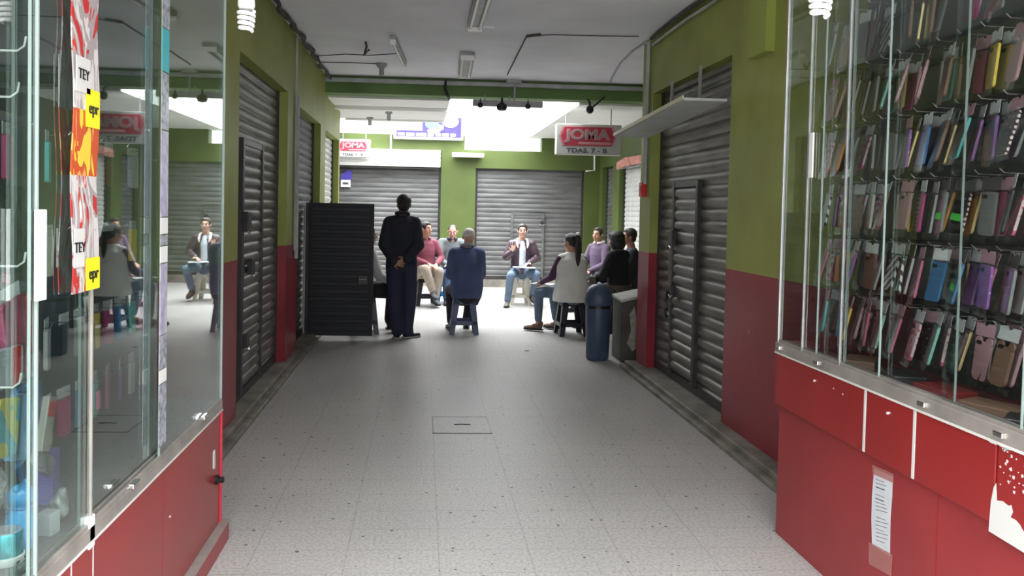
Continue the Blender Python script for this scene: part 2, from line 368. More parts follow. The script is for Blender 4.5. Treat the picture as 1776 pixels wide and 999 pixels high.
# courtyard shell
b = MB(); b.box(-4.2, -1.75, BACK, BACK+0.25, 0, SLZ); b.box(-1.75, 0.35, BACK, BACK+0.25, 2.66, SLZ); b.box(-1.75, 0.35, BACK+0.12, BACK+0.25, 0, 2.66)
b.box(0.35, 1.03, BACK, BACK+0.25, 0, 2.70); b.box(0.35, 0.80, BACK, BACK+0.25, 2.70, SLZ)
b.box(1.03, 3.20, BACK, BACK+0.25, 2.35, 2.70); b.box(1.03, 3.20, BACK+0.12, BACK+0.25, 0, 2.35); b.box(2.33, 3.6, BACK, BACK+0.25, 2.70, SLZ); b.box(3.20, 3.75, BACK, BACK+0.25, 0, 2.7)
structure(b.build('wall_back', M['lime']))
b = MB(); b.box(3.5, 3.75, 15.38, BACK, 0, SLZ); b.box(3.5, 3.75, 14.05, 14.55, 0, SLZ); b.box(3.5, 3.75, 10.6, 12.3, 0, SLZ)
b.box(3.5, 3.75, 14.55, 15.38, 2.4, SLZ); b.box(3.5, 3.75, 12.3, 14.05, 2.4, SLZ); b.box(3.66, 3.75, 12.3, 15.4, 0, 2.4)
structure(b.build('wall_courtyard_right', M['lime']))
structure(MB().box(-4.2, -4.0, 12.2, BACK, 0, SLZ).build('wall_courtyard_left', M['lime']))
structure(MB().box(-4.2, -1.57, 12.0, 12.2, 0, SLZ).build('wall_courtyard_front', M['lime']))
b = MB(); b.box(-4.2, 0.33, BY+0.25, 13.06, SLZ, SLZ+0.22); b.box(-4.2, -1.62, 13.06, BACK+0.25, SLZ, SLZ+0.22)
b.box(2.07, 6.0, BY+0.25, BACK+0.25, SLZ, SLZ+0.22)
structure(b.build('ceiling_courtyard', M['white']))
structure(MB().box(-1.27, 0.33, 12.98, 13.06, SLZ-0.03, SLZ).build('trim_4', M['white']))
structure(MB().box(-1.27, 0.33, 11.4, 11.52, SLZ-0.05, SLZ).build('trim_5', M['white']))

# ------------------------------------------------------------------ roller shutters
def slats(w_, h_, pitch, depth, m=0, x0=0.0, z0=0.0):
    """corrugated curtain in local xz facing -y"""
    b = MB(); prof = [(0.0, 0.0), (0.12, 0.55), (0.3, 0.95), (0.5, 1.0), (0.7, 0.9), (0.86, 0.45), (0.93, 0.0)]
    n = int(h_/pitch); vs = []
    for i in range(n+1):
        for f, d in prof:
            z = z0+i*pitch+f*pitch
            if z > z0+h_: break
            vs.append((z, -d*depth))
    V = []; Fc = []
    for z, y in vs: V += [(x0, y, z), (x0+w_, y, z)]
    for i in range(len(vs)-1): Fc.append((2*i, 2*i+1, 2*i+3, 2*i+2))
    o = len(V); V += [(x0, 0.012, z0), (x0+w_, 0.012, z0), (x0, 0.012, z0+h_), (x0+w_, 0.012, z0+h_)]; Fc.append((o, o+2, o+3, o+1))
    b.add(V, Fc, m); return b
def shutter(label, p0, width, height, rz, material, pitch=0.085, depth=0.014, z0=0.08, wicket=None, guide=M['darkmetal'], box=0.0):
    t = thing('roller_shutter', label, 'shutter', (p0[0], p0[1], z0), rz)
    s = slats(width, height, pitch, depth); s.build('slat_curtain', material, t, smooth=True)
    b = MB(); b.box(0, 0.045, -0.03, 0.01, 0, height); b.build('guide_rail', guide, t)
    b = MB(); b.box(width-0.045, width, -0.03, 0.01, 0, height); b.build('guide_rail', guide, t)
    MB().box(0.045, width-0.045, -0.028, 0.012, 0, 0.07).build('bottom_bar', guide, t)
    if wicket:
        x0, x1, h, frame, lock = wicket
        d = slats(x1-x0-0.06, h-0.1, pitch, depth, 0, x0+0.03, 0.08); d.M = Matrix.Identity(4)
        o = d.build('wicket_door', material, t, smooth=True); o.location.y = -0.028
        for q0, q1 in ((x0-0.015, x0+0.035), (x1-0.035, x1+0.015)): MB().box(q0, q1, -0.055, -0.01, 0.05, h+0.02).build('door_stile', frame, t, bevel=0.004)
        MB().box(x0, x1, -0.05, -0.01, h-0.03, h+0.02).build('door_rail', frame, t, bevel=0.004)
        for k, (lx, lz, s_) in enumerate(lock):
            lb = MB().box(lx-s_, lx+s_, -0.095, -0.05, lz-s_*1.2, lz+s_*1.2).build('lock_box', M['darkmetal'], t, bevel=0.005)
            MB().tube([(lx-0.05, -0.085, lz-s_*1.2), (lx+0.02, -0.09, lz-s_*1.2-0.02), (lx+0.05, -0.085, lz-s_*1.2)], 0.007, 6).build('hasp', M['alu'], lb, smooth=True)
    return t
# corridor left: curtain faces +X  (local -y -> +X : rz = 90deg)
shutter('dark closed roller shutter in the left corridor wall, nearest of that wall, with white padlock', (XL-0.11, 5.58), 1.97, 2.54, R(90), M['slatdk'],
        wicket=(0.42, 1.15, 1.95, M['darkmetal'], [(0.46, 1.35, 0.06), (0.62, 1.0, 0.05), (0.46, 0.45, 0.04)]), z0=0.07)
shutter('closed grey roller shutter behind the open navy metal door on the left', (XL-0.11, 8.2), 1.73, 2.49, R(90), M['slat'], z0=0.07)
shutter('narrow slice of pale brown roller shutter at the far end of the left wall', (XL-0.11, 10.42), 1.63, 2.47, R(90), M['slatwh'], z0=0.07)
tR = shutter('large dirty grey roller shutter in the right corridor wall under the white board', (XR+0.11, 7.42), 1.92, 2.60, R(-90), M['slatdk'],
        wicket=(0.50, 1.12, 1.72, M['darkmetal'], [(0.57, 1.25, 0.055), (0.60, 0.80, 0.04)]), pitch=0.095, depth=0.02, z0=0.08)
b = MB(); pts = [(0.56+0.02*math.sin(i*1.7), -0.10-0.008*(i % 2), 0.78-i*0.028) for i in range(9)]
b.tube(pts, 0.014, 6); b.build('chain', M['darkmetal'], tR, smooth=True)
b = MB().tube([(0.54, -0.08, 1.20), (0.55, -0.085, 0.95), (0.56, -0.085, 0.72)], 0.008, 6); b.build('locking_bar', M['alu'], tR)
# back wall
shutter('wide grey roller shutter in the back wall behind the standing man', (-1.75, BACK+0.11), 2.10, 2.22, 0, M['slat'], z0=0.12, pitch=0.095)
shutter('wide grey roller shutter with a wicket door behind the man in the leather jacket', (1.03, BACK+0.11), 2.17, 2.20, 0, M['slat'], z0=0.15,
        wicket=(0.74, 1.38, 1.32, M['slat'], [(1.34, 1.15, 0.03)]), pitch=0.095)
structure(MB().box(-1.75, 0.35, BACK+0.02, BACK+0.12, 0, 0.12).box(1.03, 3.2, BACK+0.02, BACK+0.12, 0, 0.15).build('baseboard_back', M['curb']))
shutter('grey roller shutter on the right side wall of the courtyard, nearer the back wall', (3.61, 15.38), 0.83, 2.38, R(-90), M['slat'], z0=0.02)
ts = shutter('white roller shutter on the right courtyard wall beside the corridor pillar', (3.61, 14.05), 1.75, 2.38, R(-90), M['slatwh'], z0=0.02)
# projecting shutter housing on the back wall, left
t = thing('shutter_housing', 'white ribbed shutter housing above the left back shutter', 'housing', (-1.75, BACK-0.135, 2.34))
b = slats(2.08, 0.33, 0.08, 0.01); b.build('ribbed_front', M['whitepl'], t)
MB().box(0, 2.08, 0.013, 0.13, 0, 0.33).build('casing', M['whitepl'], t)
MB().box(1.63, 1.65, -0.012, -0.008, 0.02, 0.3).build('seam', M['greypl'], t)
# pink folded awning by the white shutter
t = thing('awning', 'folded dusty pink awning over the white courtyard shutter', 'awning', (3.42, 13.1, 2.36))
b = MB()
for i in range(6): b.tube([(0.02*math.sin(i), -0.9, 0.02*i-0.03), (-0.03-0.01*i, 0, 0.02*i-0.02+0.02*math.sin(i*2)), (0.01, 0.85, 0.02*i-0.05)], 0.022, 8)
b.remesh('cloth', mat('dusty_pink_cloth', (0.5, 0.22, 0.18), 0.9, var=0.3, vscale=10), t, 0.012)
MB().tube([(0.05, -0.95, -0.05), (0.05, 0.9, -0.05)], 0.012, 8).build('roller', M['greypl'], t)

# ------------------------------------------------------------------ open navy half door on the left
t = thing('metal_door', 'navy black ribbed metal door standing open across the left of the passage', 'door', (-1.33, 9.23, 0.05), R(-1))
MB().box(0.02, 0.775, 0, 0.035, 0, 1.53).build('door_leaf', M['navy'], t, bevel=0.006)
b = MB()
for i in range(17): b.box(0.05, 0.74, -0.012, 0.002, 0.06+i*0.086, 0.06+i*0.086+0.05)
b.build('ribs', mat('navy_enamel_ribs', (0.013, 0.015, 0.024), 0.55), t, bevel=0.006)
MB().box(0.0, 0.03, -0.02, 0.05, 0, 1.53).build('hinge_stile', M['darkmetal'], t)
h = MB().box(0.60, 0.72, -0.022, -0.010, 0.60, 0.71).build('lock_plate', M['darkmetal'], t, bevel=0.006)
MB().tube([(0.62, -0.03, 0.66), (0.62, -0.055, 0.66), (0.70, -0.055, 0.66), (0.70, -0.03, 0.66)], 0.008, 8).build('handle', M['greypl'], h, smooth=True)
MB().tube([(-0.012, -0.02, 0.05), (-0.012, -0.02, 1.5)], 0.012, 8).build('hinge_pin', M['greypl'], t, smooth=True)

# ------------------------------------------------------------------ hatch in the floor
a = PZ(755, 723, 0); c = PZ(866, 752, 0)
hx0, hx1, hy0, hy1 = 0.098, 0.508, c.y, a.y
t = thing('floor_hatch', 'square terrazzo inspection cover with dark metal rim set in the corridor floor', 'hatch', ((hx0+hx1)/2, (hy0+hy1)/2, 0))
wd, hd = (hx1-hx0)/2, (hy1-hy0)/2
b = MB(); e = 0.008
b.box(-wd, wd, -hd, -hd+e, 0, 0.003).box(-wd, wd, hd-e, hd, 0, 0.003).box(-wd, -wd+e, -hd, hd, 0, 0.003).box(wd-e, wd, -hd, hd, 0, 0.003)
b.build('rim', M['black'], t)
MB().box(-wd+e, wd-e, -hd+e, hd-e, 0, 0.0015).build('cover', M['floor'], t)
MB().tube([(-0.05, 0, 0.003), (0.0, 0.006, 0.004), (0.07, 0, 0.003)], 0.004, 6).build('lifting_handle', M['darkmetal'], t)

# ------------------------------------------------------------------ ceiling fittings and cables
def batten(label, p, q, wd=0.09, tubes=1, z=CZ, drop=0.05, grp=None):
    p, q = Vector((p[0], p[1], z)), Vector((q[0], q[1], z)); c = (p+q)/2; L_ = (q-p).length; an = math.atan2(q.y-p.y, q.x-p.x)
    t = thing('batten_light', label, 'ceiling light', c, an, grp)
    MB().box(-L_/2, L_/2, -wd/2, wd/2, -drop, 0).build('housing', M['greypl'], t, bevel=0.006)
    for s_ in ((-1, 1) if tubes == 2 else (0,)):
        if tubes: MB().tube([(-L_/2+0.04, s_*wd*0.3, -drop-0.018), (L_/2-0.04, s_*wd*0.3, -drop-0.018)], 0.014, 10).build('tube', M['tube'], t, smooth=True)
    for s_ in (-1, 1): MB().box(s_*L_/2-0.02, s_*L_/2+0.02, -wd*0.45, wd*0.45, -drop-0.035, -drop+0.01).build('lamp_holder', M['whitepl'], t)
    return t
def cz(x, y): p = PZ(x, y, CZ); return (p.x, p.y)
batten('unlit ceiling batten light nearest the camera, at the top of the view', cz(824, 38), (cz(824, 38)[0]-0.0, cz(824, 38)[1]-1.2), 0.14, 2)
batten('slim slanting unlit batten light on the left half of the ceiling', cz(682, 62), cz(701, 104), 0.06, 1)
batten('short wide unlit batten light close to the green beam', cz(811, 90), cz(806, 124), 0.16, 2)
p = PZ(662, 110, CZ)
t = thing('lamp_holder', 'small bare grey lamp holder on the ceiling before the beam', 'lamp holder', (p.x, p.y, CZ))
MB().lathe([(0.07, 0), (0.06, -0.03), (0.03, -0.06), (0.03, -0.13), (0.02, -0.14)], 16).build('holder', M['greypl'], t, smooth=True)
p = PZ(840, 48, CZ)
tag(MB().box(-0.09, 0.09, -0.07, 0.07, -0.02, 0).build('ceiling_plate', M['ceil'], loc=(p.x, p.y, CZ), bevel=0.004), 'plain blank cover plate on the ceiling', 'cover plate')
def cable(label, pts, r, m=M['ceildk'], name='cable', smooth=True):
    return tag(MB().tube(pts, r, 6).build(name, m, smooth=smooth), label, 'cable')
def czl(pxs, dz=0.012): return [Vector((*cz(x, y), CZ-dz)) for x, y in pxs]
cable('thin wire running across the ceiling to the slanting batten light', czl([(552, 95), (600, 92), (640, 94), (690, 91)]), 0.005)
cable('thin wire across the ceiling to the bare lamp holder', czl([(556, 106), (610, 107), (655, 109)]), 0.005)
cable('black hooked wire stub hanging from the ceiling', [Vector((*cz(634, 72), CZ)), Vector((*cz(636, 74), CZ-0.04)), Vector((*cz(632, 80), CZ-0.09)), Vector((*cz(640, 78), CZ-0.05))], 0.012)
cable('long thin wire stapled across the right half of the ceiling', czl([(914, 60), (960, 58), (1040, 60), (1108, 61)]), 0.005)
cable('thin wire running from a dark knot down to the beam', czl([(914, 60), (900, 88), (880, 128)]), 0.007)
cable('short thick black cable end on the ceiling', czl([(914, 61), (925, 59), (938, 58)]), 0.014)
cable('looping grey cable crossing the ceiling corner to the beam', czl([(1122, 70), (1096, 88), (1076, 108), (1064, 128), (1058, 141)]), 0.012, M['greypl'])
# bundle of dusty cables along the left ceiling corner
pts = [Vector((XL+0.06+0.02*math.sin(i*2.1)+0.012*random.random(), 3.7+i*0.22, CZ-0.03-0.025*abs(math.sin(i*1.3)))) for i in range(31)]
cable('sagging bundle of dusty cables along the left ceiling corner', pts, [0.022+0.012*math.sin(i*2.7) for i in range(31)])
pts = [Vector((XR-0.04, 3.4+i*0.5, CZ-0.03+0.01*math.sin(i*2.2))) for i in range(9)]
cable('dark conduit running along the right ceiling corner', pts, 0.018)
cable('pale conduit clipped just under the dark one on the right wall', [p+Vector((0.015, 0, -0.06)) for p in pts], 0.013, M['grey_trunk'])
cable('vertical white conduit on the right end pillar above the red box', [Vector((XR-0.02, 7.55, 3.18)), Vector((XR-0.02, 7.55, 1.82))], 0.02, M['grey_trunk'], 'conduit')
cable('vertical grey conduit pipe on the left pier between the shutters', [Vector((XL+0.025, 7.98, 2.62)), Vector((XL+0.025, 7.98, 1.02))], 0.02, M['grey_trunk'], 'conduit')
cable('second thinner conduit pipe on the left pier', [Vector((XL+0.02, 7.9, 3.18)), Vector((XL+0.02, 7.9, 1.10))], 0.01, M['grey_trunk'], 'conduit')
p = PX(1114, 352, XR-0.03)
t = thing('alarm_box', 'small red box at the foot of the white conduit on the right pillar', 'alarm', (XR, 7.6, 1.70))
MB().box(-0.05, 0, -0.05, 0.05, 0, 0.14).build('housing', M['redpl'], t, bevel=0.006)
MB().box(-0.055, -0.048, -0.03, 0.03, 0.04, 0.10).build('cover', mat('dark_red_plastic', (0.35, 0.01, 0.01), 0.4), t)
# beam fittings
p = PY(891, 139, BY-0.08)
t = thing('junction_box', 'grey junction box on the trunking of the green beam', 'junction box', (p.x, BY-0.06, p.z))
MB().box(-0.10, 0.10, -0.07, 0, -0.05, 0.045).build('case', M['greypl'], t, bevel=0.004)
MB().box(-0.085, 0.085, -0.076, -0.07, -0.035, 0.03).build('lid', M['grey_trunk'], t)
cable('vertical drop pipe from the junction box over the beam', [Vector((p.x+0.02, BY-0.03, p.z-0.05)), Vector((p.x+0.02, BY-0.03, 2.90))], 0.014, M['grey_trunk'], 'conduit')
q = PY(773, 140, BY-0.05)
cable('thick black cable drooping over the green beam', [Vector((q.x, BY-0.05, 3.19)), Vector((q.x-0.01, BY-0.06, 3.08)), Vector((q.x+0.03, BY-0.03, 3.0)), Vector((q.x+0.05, BY+0.05, 2.97))], 0.02, M['black'])
q0, q1 = PY(820, 178, BY-0.02), PY(941, 178, BY-0.02)
t = thing('spotlight_bar', 'grey metal bar with small dark spotlights hanging under the beam', 'spotlight bar', ((q0.x+q1.x)/2, BY-0.02, 2.93))
hw = (q1.x-q0.x)/2
MB().box(-hw, hw, -0.03, 0.03, -0.05, 0.03).build('bar', M['greypl'], t, bevel=0.006)
for x in (-0.36, -0.08, 0.26):
    k = MB().lathe([(0.012, 0.06), (0.014, 0.0), (0.05, -0.03), (0.058, -0.07), (0.045, -0.1), (0.01, -0.11)], 14).build('spotlight', M['black'], t, smooth=True); k.location = (x, -0.035, 0); k.scale = (1.2, 1.2, 1.0) if abs(x+0.08) < 0.01 else (0.6, 0.6, 0.7)
for x in (-0.3, 0.02): MB().tube([(x, 0, 0.02), (x, 0, 0.09)], 0.01, 6).build('hanger', M['greypl'], t)
q = PY(1023, 190, 10.2)
t = thing('dome_camera', 'dark round dome camera on an arm hanging before the bright courtyard', 'camera', tuple(q))
MB().ell((0, 0, 0), (0.05, 0.05, 0.055)).build('dome', M['black'], t, smooth=True)
MB().tube([(0, 0, 0.05), (0, 0.02, 0.10), (0.0, 0.14, 0.14)], 0.014, 8).build('stem', M['darkmetal'], t)
MB().tube([(0.02, 0, 0.02), (0.12, 0.05, 0.10), (0.22, 0.14, 0.19)], 0.012, 8).build('arm', M['darkmetal'], t)
# vertical fittings hanging in the courtyard
for (x, y, lab) in ((675, 178, 'grey lamp bracket hanging in front of the white soffit, right of the two'), (642, 203, 'grey lamp bracket under the white soffit, farther from the beam')):
    q = PY(x, y-14, 12.0 if x == 675 else 12.8)
    t = thing('lamp_bracket', lab, 'bracket', (q.x, q.y, SLZ), 0)
    MB().box(-0.05, 0.05, -0.03, 0.03, -0.03, 0).build('base_plate', M['greypl'], t)
    MB().tube([(0, 0, 0), (0, 0, -0.13)], 0.03, 10).build('socket', M['grey_trunk'], t, smooth=True)
# horizontal bare tube lamp at the back wall
q0, q1 = PY(786, 268, 14.9), PY(843, 269, 14.9)
t = thing('tube_lamp', 'white horizontal tube lamp in front of the middle green pier', 'lamp', ((q0.x+q1.x)/2, 15.45, q0.z+0.03)); hw = (q1.x-q0.x)/2
MB().tube([(-hw, 0, 0), (hw, 0, 0)], 0.045, 12).build('tube', M['tube'], t, smooth=True)
MB().box(-hw*0.9, hw*0.9, 0.03, 0.2, -0.02, 0.02).build('mounting', M['whitepl'], t)

# spiral bulbs hanging over the showcases
def cfl(label, p, ztop, flip=1):
    t = thing('spiral_bulb', label, 'light bulb', tuple(p), 0.4)
    pts = []; turns = 4
    for i in range(turns*16+1):
        a = 2*math.pi*i/16; f = i/(turns*16.0); r = 0.024-0.006*f*f
        pts.append((r*math.cos(a), r*math.sin(a), 0.0-f*0.062))
    b = MB().tube(pts, 0.0062, 7); b.build('spiral_tube', M['tube'], t, smooth=True)
    MB().lathe([(0.013, 0.058), (0.02, 0.05), (0.026, 0.03), (0.027, 0.015), (0.022, 0.004), (0.01, 0.002)], 18).build('ballast', M['whitepl'], t, smooth=True)
    s = MB().lathe([(0.0135, 0.085), (0.015, 0.08), (0.0135, 0.058)], 14).build('screw_base', M['alu'], t, smooth=True)
    MB().lathe([(0.012, 0.14), (0.02, 0.13), (0.021, 0.075), (0.018, 0.072)], 14).build('socket', M['whitepl'], t, smooth=True)
    MB().tube([(0, 0, 0.13), (0.004, 0.002, 0.5), (0, 0, ztop-p[2])], 0.003, 6).build('cord', M['greypl'], t)
q = PY(427, 34, 2.55); cfl('white spiral bulb hanging at upper left in front of the green wall', (q.x, q.y, q.z+0.028), CZ)
q = PY(1423, 4, 1.95); cfl('white spiral bulb hanging at upper right in front of the phone case showcase', (q.x, q.y, q.z+0.028), CZ)

# ------------------------------------------------------------------ signs
def sign_box(label, x, y, z0, w_, h_, rz=0.0, second=True):
    t = thing('shop_sign', label, 'sign', (x, y, z0), rz)
    MB().box(-w_/2, w_/2, 0, 0.14, 0, h_).build('sign_box', M['signwhite'], t, bevel=0.008)
    s = w_/0.9
    def hexa(k, yy, m, nm):
        a, bb = 0.40*s*k, 0.135*s*(k if k == 1 else 0.93); n = 0.05*s
        poly = [(-a, 0), (-a+n, bb), (a-n, bb), (a, 0), (a-n, -bb), (-a+n, -bb)]
        MB().prism(poly, 0.003, Matrix.Translation((-0.02*s, yy, h_*0.60)) @ FACE_CAM).build(nm, m, t)
    hexa(1.0, 0.0, M['signpink'], 'badge_outline'); hexa(0.93, -0.003, M['signred'], 'badge')
    text('JOMA', 0.19*s, M['signpink'], t, Matrix.Translation((-0.02*s, -0.008, h_*0.64)) @ FACE_CAM, 'name_outline', bold=0.010*s, sx=1.25)
    text('JOMA', 0.19*s, M['signgrey'], t, Matrix.Translation((-0.02*s, -0.011, h_*0.64)) @ FACE_CAM, 'name_lettering', sx=1.25)
    MB().box(-0.15*s, 0.30*s, -0.009, -0.004, h_*0.60-0.11*s, h_*0.60-0.075*s).build('badge_line', M['signpink'], t)
    text('TDAS. 7 - B', 0.085*s, M['ink'], t, Matrix.Translation((-0.03*s, -0.004, h_*0.13)) @ FACE_CAM, 'unit_lettering', bold=0.002, sx=1.35)
    for sx in (-1, 1): MB().tube([(sx*w_*0.35, 0.07, h_), (sx*w_*0.35, 0.07, max(h_+0.02, SLZ-z0))], 0.008, 6).build('hanger', M['greypl'], t)
    return t
a, c = PY(966, 214, 10.9), PY(1077, 270, 10.9)
sign_box('white hanging box sign reading JOMA TDAS. 7 - B at upper right', (a.x+c.x)/2, 10.9, c.z, c.x-a.x, a.z-c.z)
a, c = PY(597, 240, 15.3), PY(645, 273, 15.3)
t = sign_box('smaller JOMA sign at the back left under the green band', (a.x+c.x)/2-0.08, 15.33, c.z, 0.62, 0.34)
# poster box above the back wall
a, c = PY(684, 176, 15.6), PY(803, 244, 15.6)
t = thing('poster_sign', 'white framed blue and white poster sign above the back wall', 'sign', ((a.x+c.x)/2, 15.56, c.z)); w_, h_ = c.x-a.x, a.z-c.z
MB().box(-w_/2, w_/2, 0, 0.08, 0, h_).build('frame', M['whitepl'], t, bevel=0.01)
MB().box(-w_/2+0.05, w_/2-0.04, -0.003, 0.0, 0.05, h_*0.60).build('blue_print', M['blueprint'], t)
MB().box(-w_/2+0.06, -0.12, -0.006, -0.003, 0.17, h_*0.60).build('cream_panel', M['creamprint'], t)
MB().ell((0.06, -0.004, 0.30), (0.13, 0.003, 0.09)).ell((0.13, -0.004, 0.27), (0.09, 0.003, 0.05)).build('cyan_figure', M['cyanprint'], t)
MB().ell((0.24, -0.006, 0.24), (0.055, 0.003, 0.055)).ell((0.1, -0.006, 0.17), (0.13, 0.003, 0.05)).ell((0.42, -0.006, 0.36), (0.16, 0.003, 0.12)).build('white_clouds', M['whitepl'], t)
b = MB(); x = -w_/2+0.08
for wl in (0.13, 0.16, 0.20, 0.12, 0.10, 0.13, 0.10): b.box(x, x+wl, -0.006, -0.003, 0.065, 0.125); x += wl+0.03
b.build('caption_blocks', M['whitepl'], t)
MB().box(w_/2-0.36, w_/2-0.34, -0.01, 0.0, 0.5, h_-0.03).build('inner_edge', M['greypl'], t)
# blue sign half hidden by the left wall end
q = PY(601, 312, 15.4)
t = thing('small_sign', 'small blue house-shaped sign above a white plate at the far left', 'sign', (q.x-0.04, 15.725, q.z-0.13))
MB().prism([(-0.1, 0.14), (-0.1, 0.22), (0.02, 0.34), (0.11, 0.30), (0.11, 0.14)], 0.02, Matrix.Translation((0, 0, 0)) @ FACE_CAM).build('blue_board', M['blueprint'], t)
MB().box(-0.1, 0.09, -0.03, 0.0, 0.0, 0.14).build('white_plate', M['whitepl'], t, bevel=0.004)
MB().box(-0.06, 0.05, -0.034, -0.03, 0.05, 0.09).build('plate_mark', M['ink'], t)
# white pipe on the back wall
cable('thin white pipe bending at the right end of the back wall', [Vector((PY(1031, 262, BACK-0.03).x, BACK-0.03, SLZ)), Vector((PY(1031, 296, BACK-0.03).x, BACK-0.03, 2.36)), Vector((PY(1016, 296, BACK-0.03).x, BACK-0.03, 2.34))], 0.018, M['whitepl'], 'pipe', False)
cable('white vertical downpipe left of the poster on the back wall', [Vector((PY(678, 200, BACK-0.03).x, BACK-0.04, SLZ+0.3)), Vector((PY(678, 258, BACK-0.03).x, BACK-0.04, 2.68))], 0.02, M['whitepl'], 'pipe', False)
# board projecting above the right shutter
t = thing('canopy_board', 'white flat board projecting from the right wall above the shutter', 'board', (XR, 5.57, 2.37))
z1 = -0.085; y1 = 1.96
b = MB(); b.add([(0.0,0,0),(-0.31,0,0),(-0.33,y1,z1),(0.0,y1,z1),(0.0,0,-0.02),(-0.31,0,-0.02),(-0.33,y1,z1-0.02),(0.0,y1,z1-0.02)], [(0,1,2,3),(7,6,5,4),(0,4,5,1),(1,5,6,2),(2,6,7,3),(3,7,4,0)])
b.build('panel', mat('grey_white_board', (0.55, 0.56, 0.55), 0.6, var=0.1, vscale=4), t)
MB().bar((-0.32, 0, 0.0), (-0.34, y1, z1), 0.012, 0.03).build('edge_strip', mat('cream_edge', (0.62, 0.6, 0.42), 0.5), t)
for yy in (0.55, 1.25): MB().box(-0.02, 0.0, yy-0.012, yy+0.012, -0.05, 0.33).build('hanger_rod', M['greypl'], t)
# square green duct on the right pillar near the top
structure(MB().box(2.09, 2.15, 4.82, 5.08, 2.56, CZ).build('trim_6', mat('duct_green', (0.30, 0.34, 0.07), 0.55)))

# ------------------------------------------------------------------ bin and planter
q = PZ(1041, 628, 0)
t = thing('litter_bin', 'blue grey cylindrical litter bin with domed lid beside the right pillar', 'bin', (q.x, q.y+0.15, 0))
b = MB().lathe([(0.105, 0), (0.118, 0.02), (0.132, 0.53), (0.130, 0.54)], 32); b.build('drum', M['bin'], t, smooth=True)
MB().lathe([(0.126, 0.54), (0.126, 0.575)], 32).build('neck_band', M['black'], t, smooth=True)
MB().lathe([(0.143, 0.575), (0.148, 0.59), (0.148, 0.63), (0.138, 0.69), (0.112, 0.745), (0.07, 0.78), (0.02, 0.793)], 32).build('domed_lid', M['bin'], t, smooth=True)
t = thing('concrete_block', 'stained concrete block with sloping top behind the blue grey bin', 'concrete block', (2.06, 8.02, 0))
b = MB(); b.add([(0,0,0),(0.5,0,0),(0.5,0.4,0),(0,0.4,0),(0,0,0.62),(0.5,0,0.75),(0.5,0.4,0.75),(0,0.4,0.64)], [(0,3,2,1),(4,5,6,7),(0,1,5,4),(1,2,6,5),(2,3,7,6),(3,0,4,7)])
b.build('block', M['concrete'], t, bevel=0.012)
MB().add([(-0.01,-0.01,0.62),(0.51,-0.01,0.75),(0.51,0.41,0.75),(-0.01,0.41,0.64),(-0.01,-0.01,0.645),(0.51,-0.01,0.775),(0.51,0.41,0.775),(-0.01,0.41,0.665)], [(0,3,2,1),(4,5,6,7),(0,1,5,4),(1,2,6,5),(2,3,7,6),(3,0,4,7)]).build('cap_stone', mat('pale_cap', (0.42, 0.42, 0.38), 0.7, var=0.3), t)
b = MB().prism([(0.06, 0.2), (0.1, 0.33), (0.08, 0.5), (0.13, 0.58), (0.16, 0.45), (0.24, 0.35), (0.22, 0.2), (0.12, 0.12)], 0.003, Matrix.Translation((0, -0.001, 0)) @ FACE_CAM)
b.build('worn_patch', mat('bare_cement', (0.30, 0.29, 0.25), 0.9, var=0.3, vscale=20), t)

# ------------------------------------------------------------------ right showcase
GX = 1.73; YE = 3.74
t = thing('display_case', 'tall glass showcase of phone cases on a red cabinet along the right wall', 'display case', (GX, YE, 0))
def rel(x, y): return x-GX, y-YE
# carcass parts (coordinates local to the thing: x to the wall, y negative toward the camera)
D = XR-GX-0.005; Y0 = 1.0-YE
MB().box(0.02, D, Y0, 0, 0.0, 0.645).build('lower_cabinet', M['redlam2'], t, bevel=0.003)
for i, (ya, yb) in enumerate(((-1.135, -1.165), )): pass
ds = [(0.0, -0.775), (-0.790, -1.085), (-1.100, -1.485), (-1.495, -2.2), (-2.21, Y0)]
for k, (ya, yb) in enumerate(ds):
    dr = MB().box(-0.005, 0.05, yb, ya, 0.638, 0.882).build('drawer_front', M['redlam'], t, bevel=0.002)
    c = (ya+yb)/2
    if k < 2: MB().tube([(-0.012, c, 0.83), (-0.004, c, 0.83)], 0.005, 8).build('screw_mark', M['edge'], dr)
b = MB()
for ys in (-0.7825, -1.0925): b.box(-0.007, 0.03, ys-0.006, ys+0.006, 0.64, 0.882)
b.build('edge_band', M['edge'], t)
MB().box(0.05, D, Y0, 0, 0.645, 0.882).build('drawer_carcass', M['redlam2'], t)
MB().box(0.018, 0.0205, -1.2, -1.196, 0.02, 0.64).build('panel_joint', M['redlam'], t)
MB().box(-0.012, D, Y0, 0.004, 0.882, 0.89).build('worktop_edge', M['edge'], t)
b = MB().box(-0.01, 0.04, Y0, 0, 0.89, 0.935); b.box(0.0, 0.012, Y0, 0, 0.935, 0.948); b.box(0.022, 0.034, Y0, 0, 0.935, 0.948)
b.build('sliding_track', M['rail'], t)
MB().box(0.04, D, Y0, 0, 0.89, 0.905).build('case_floor', mat('dark_red_shelf_cloth', (0.12, 0.012, 0.02), 0.9, var=0.3, vscale=15), t)
TOPZ = 2.75
MB().box(D-0.02, D, Y0, 0, 0.905, TOPZ).build('back_panel', M['pegboard'], t)
MB().box(-0.01, D, Y0, 0.0, TOPZ, TOPZ+0.04).build('top_panel', M['rail'], t)
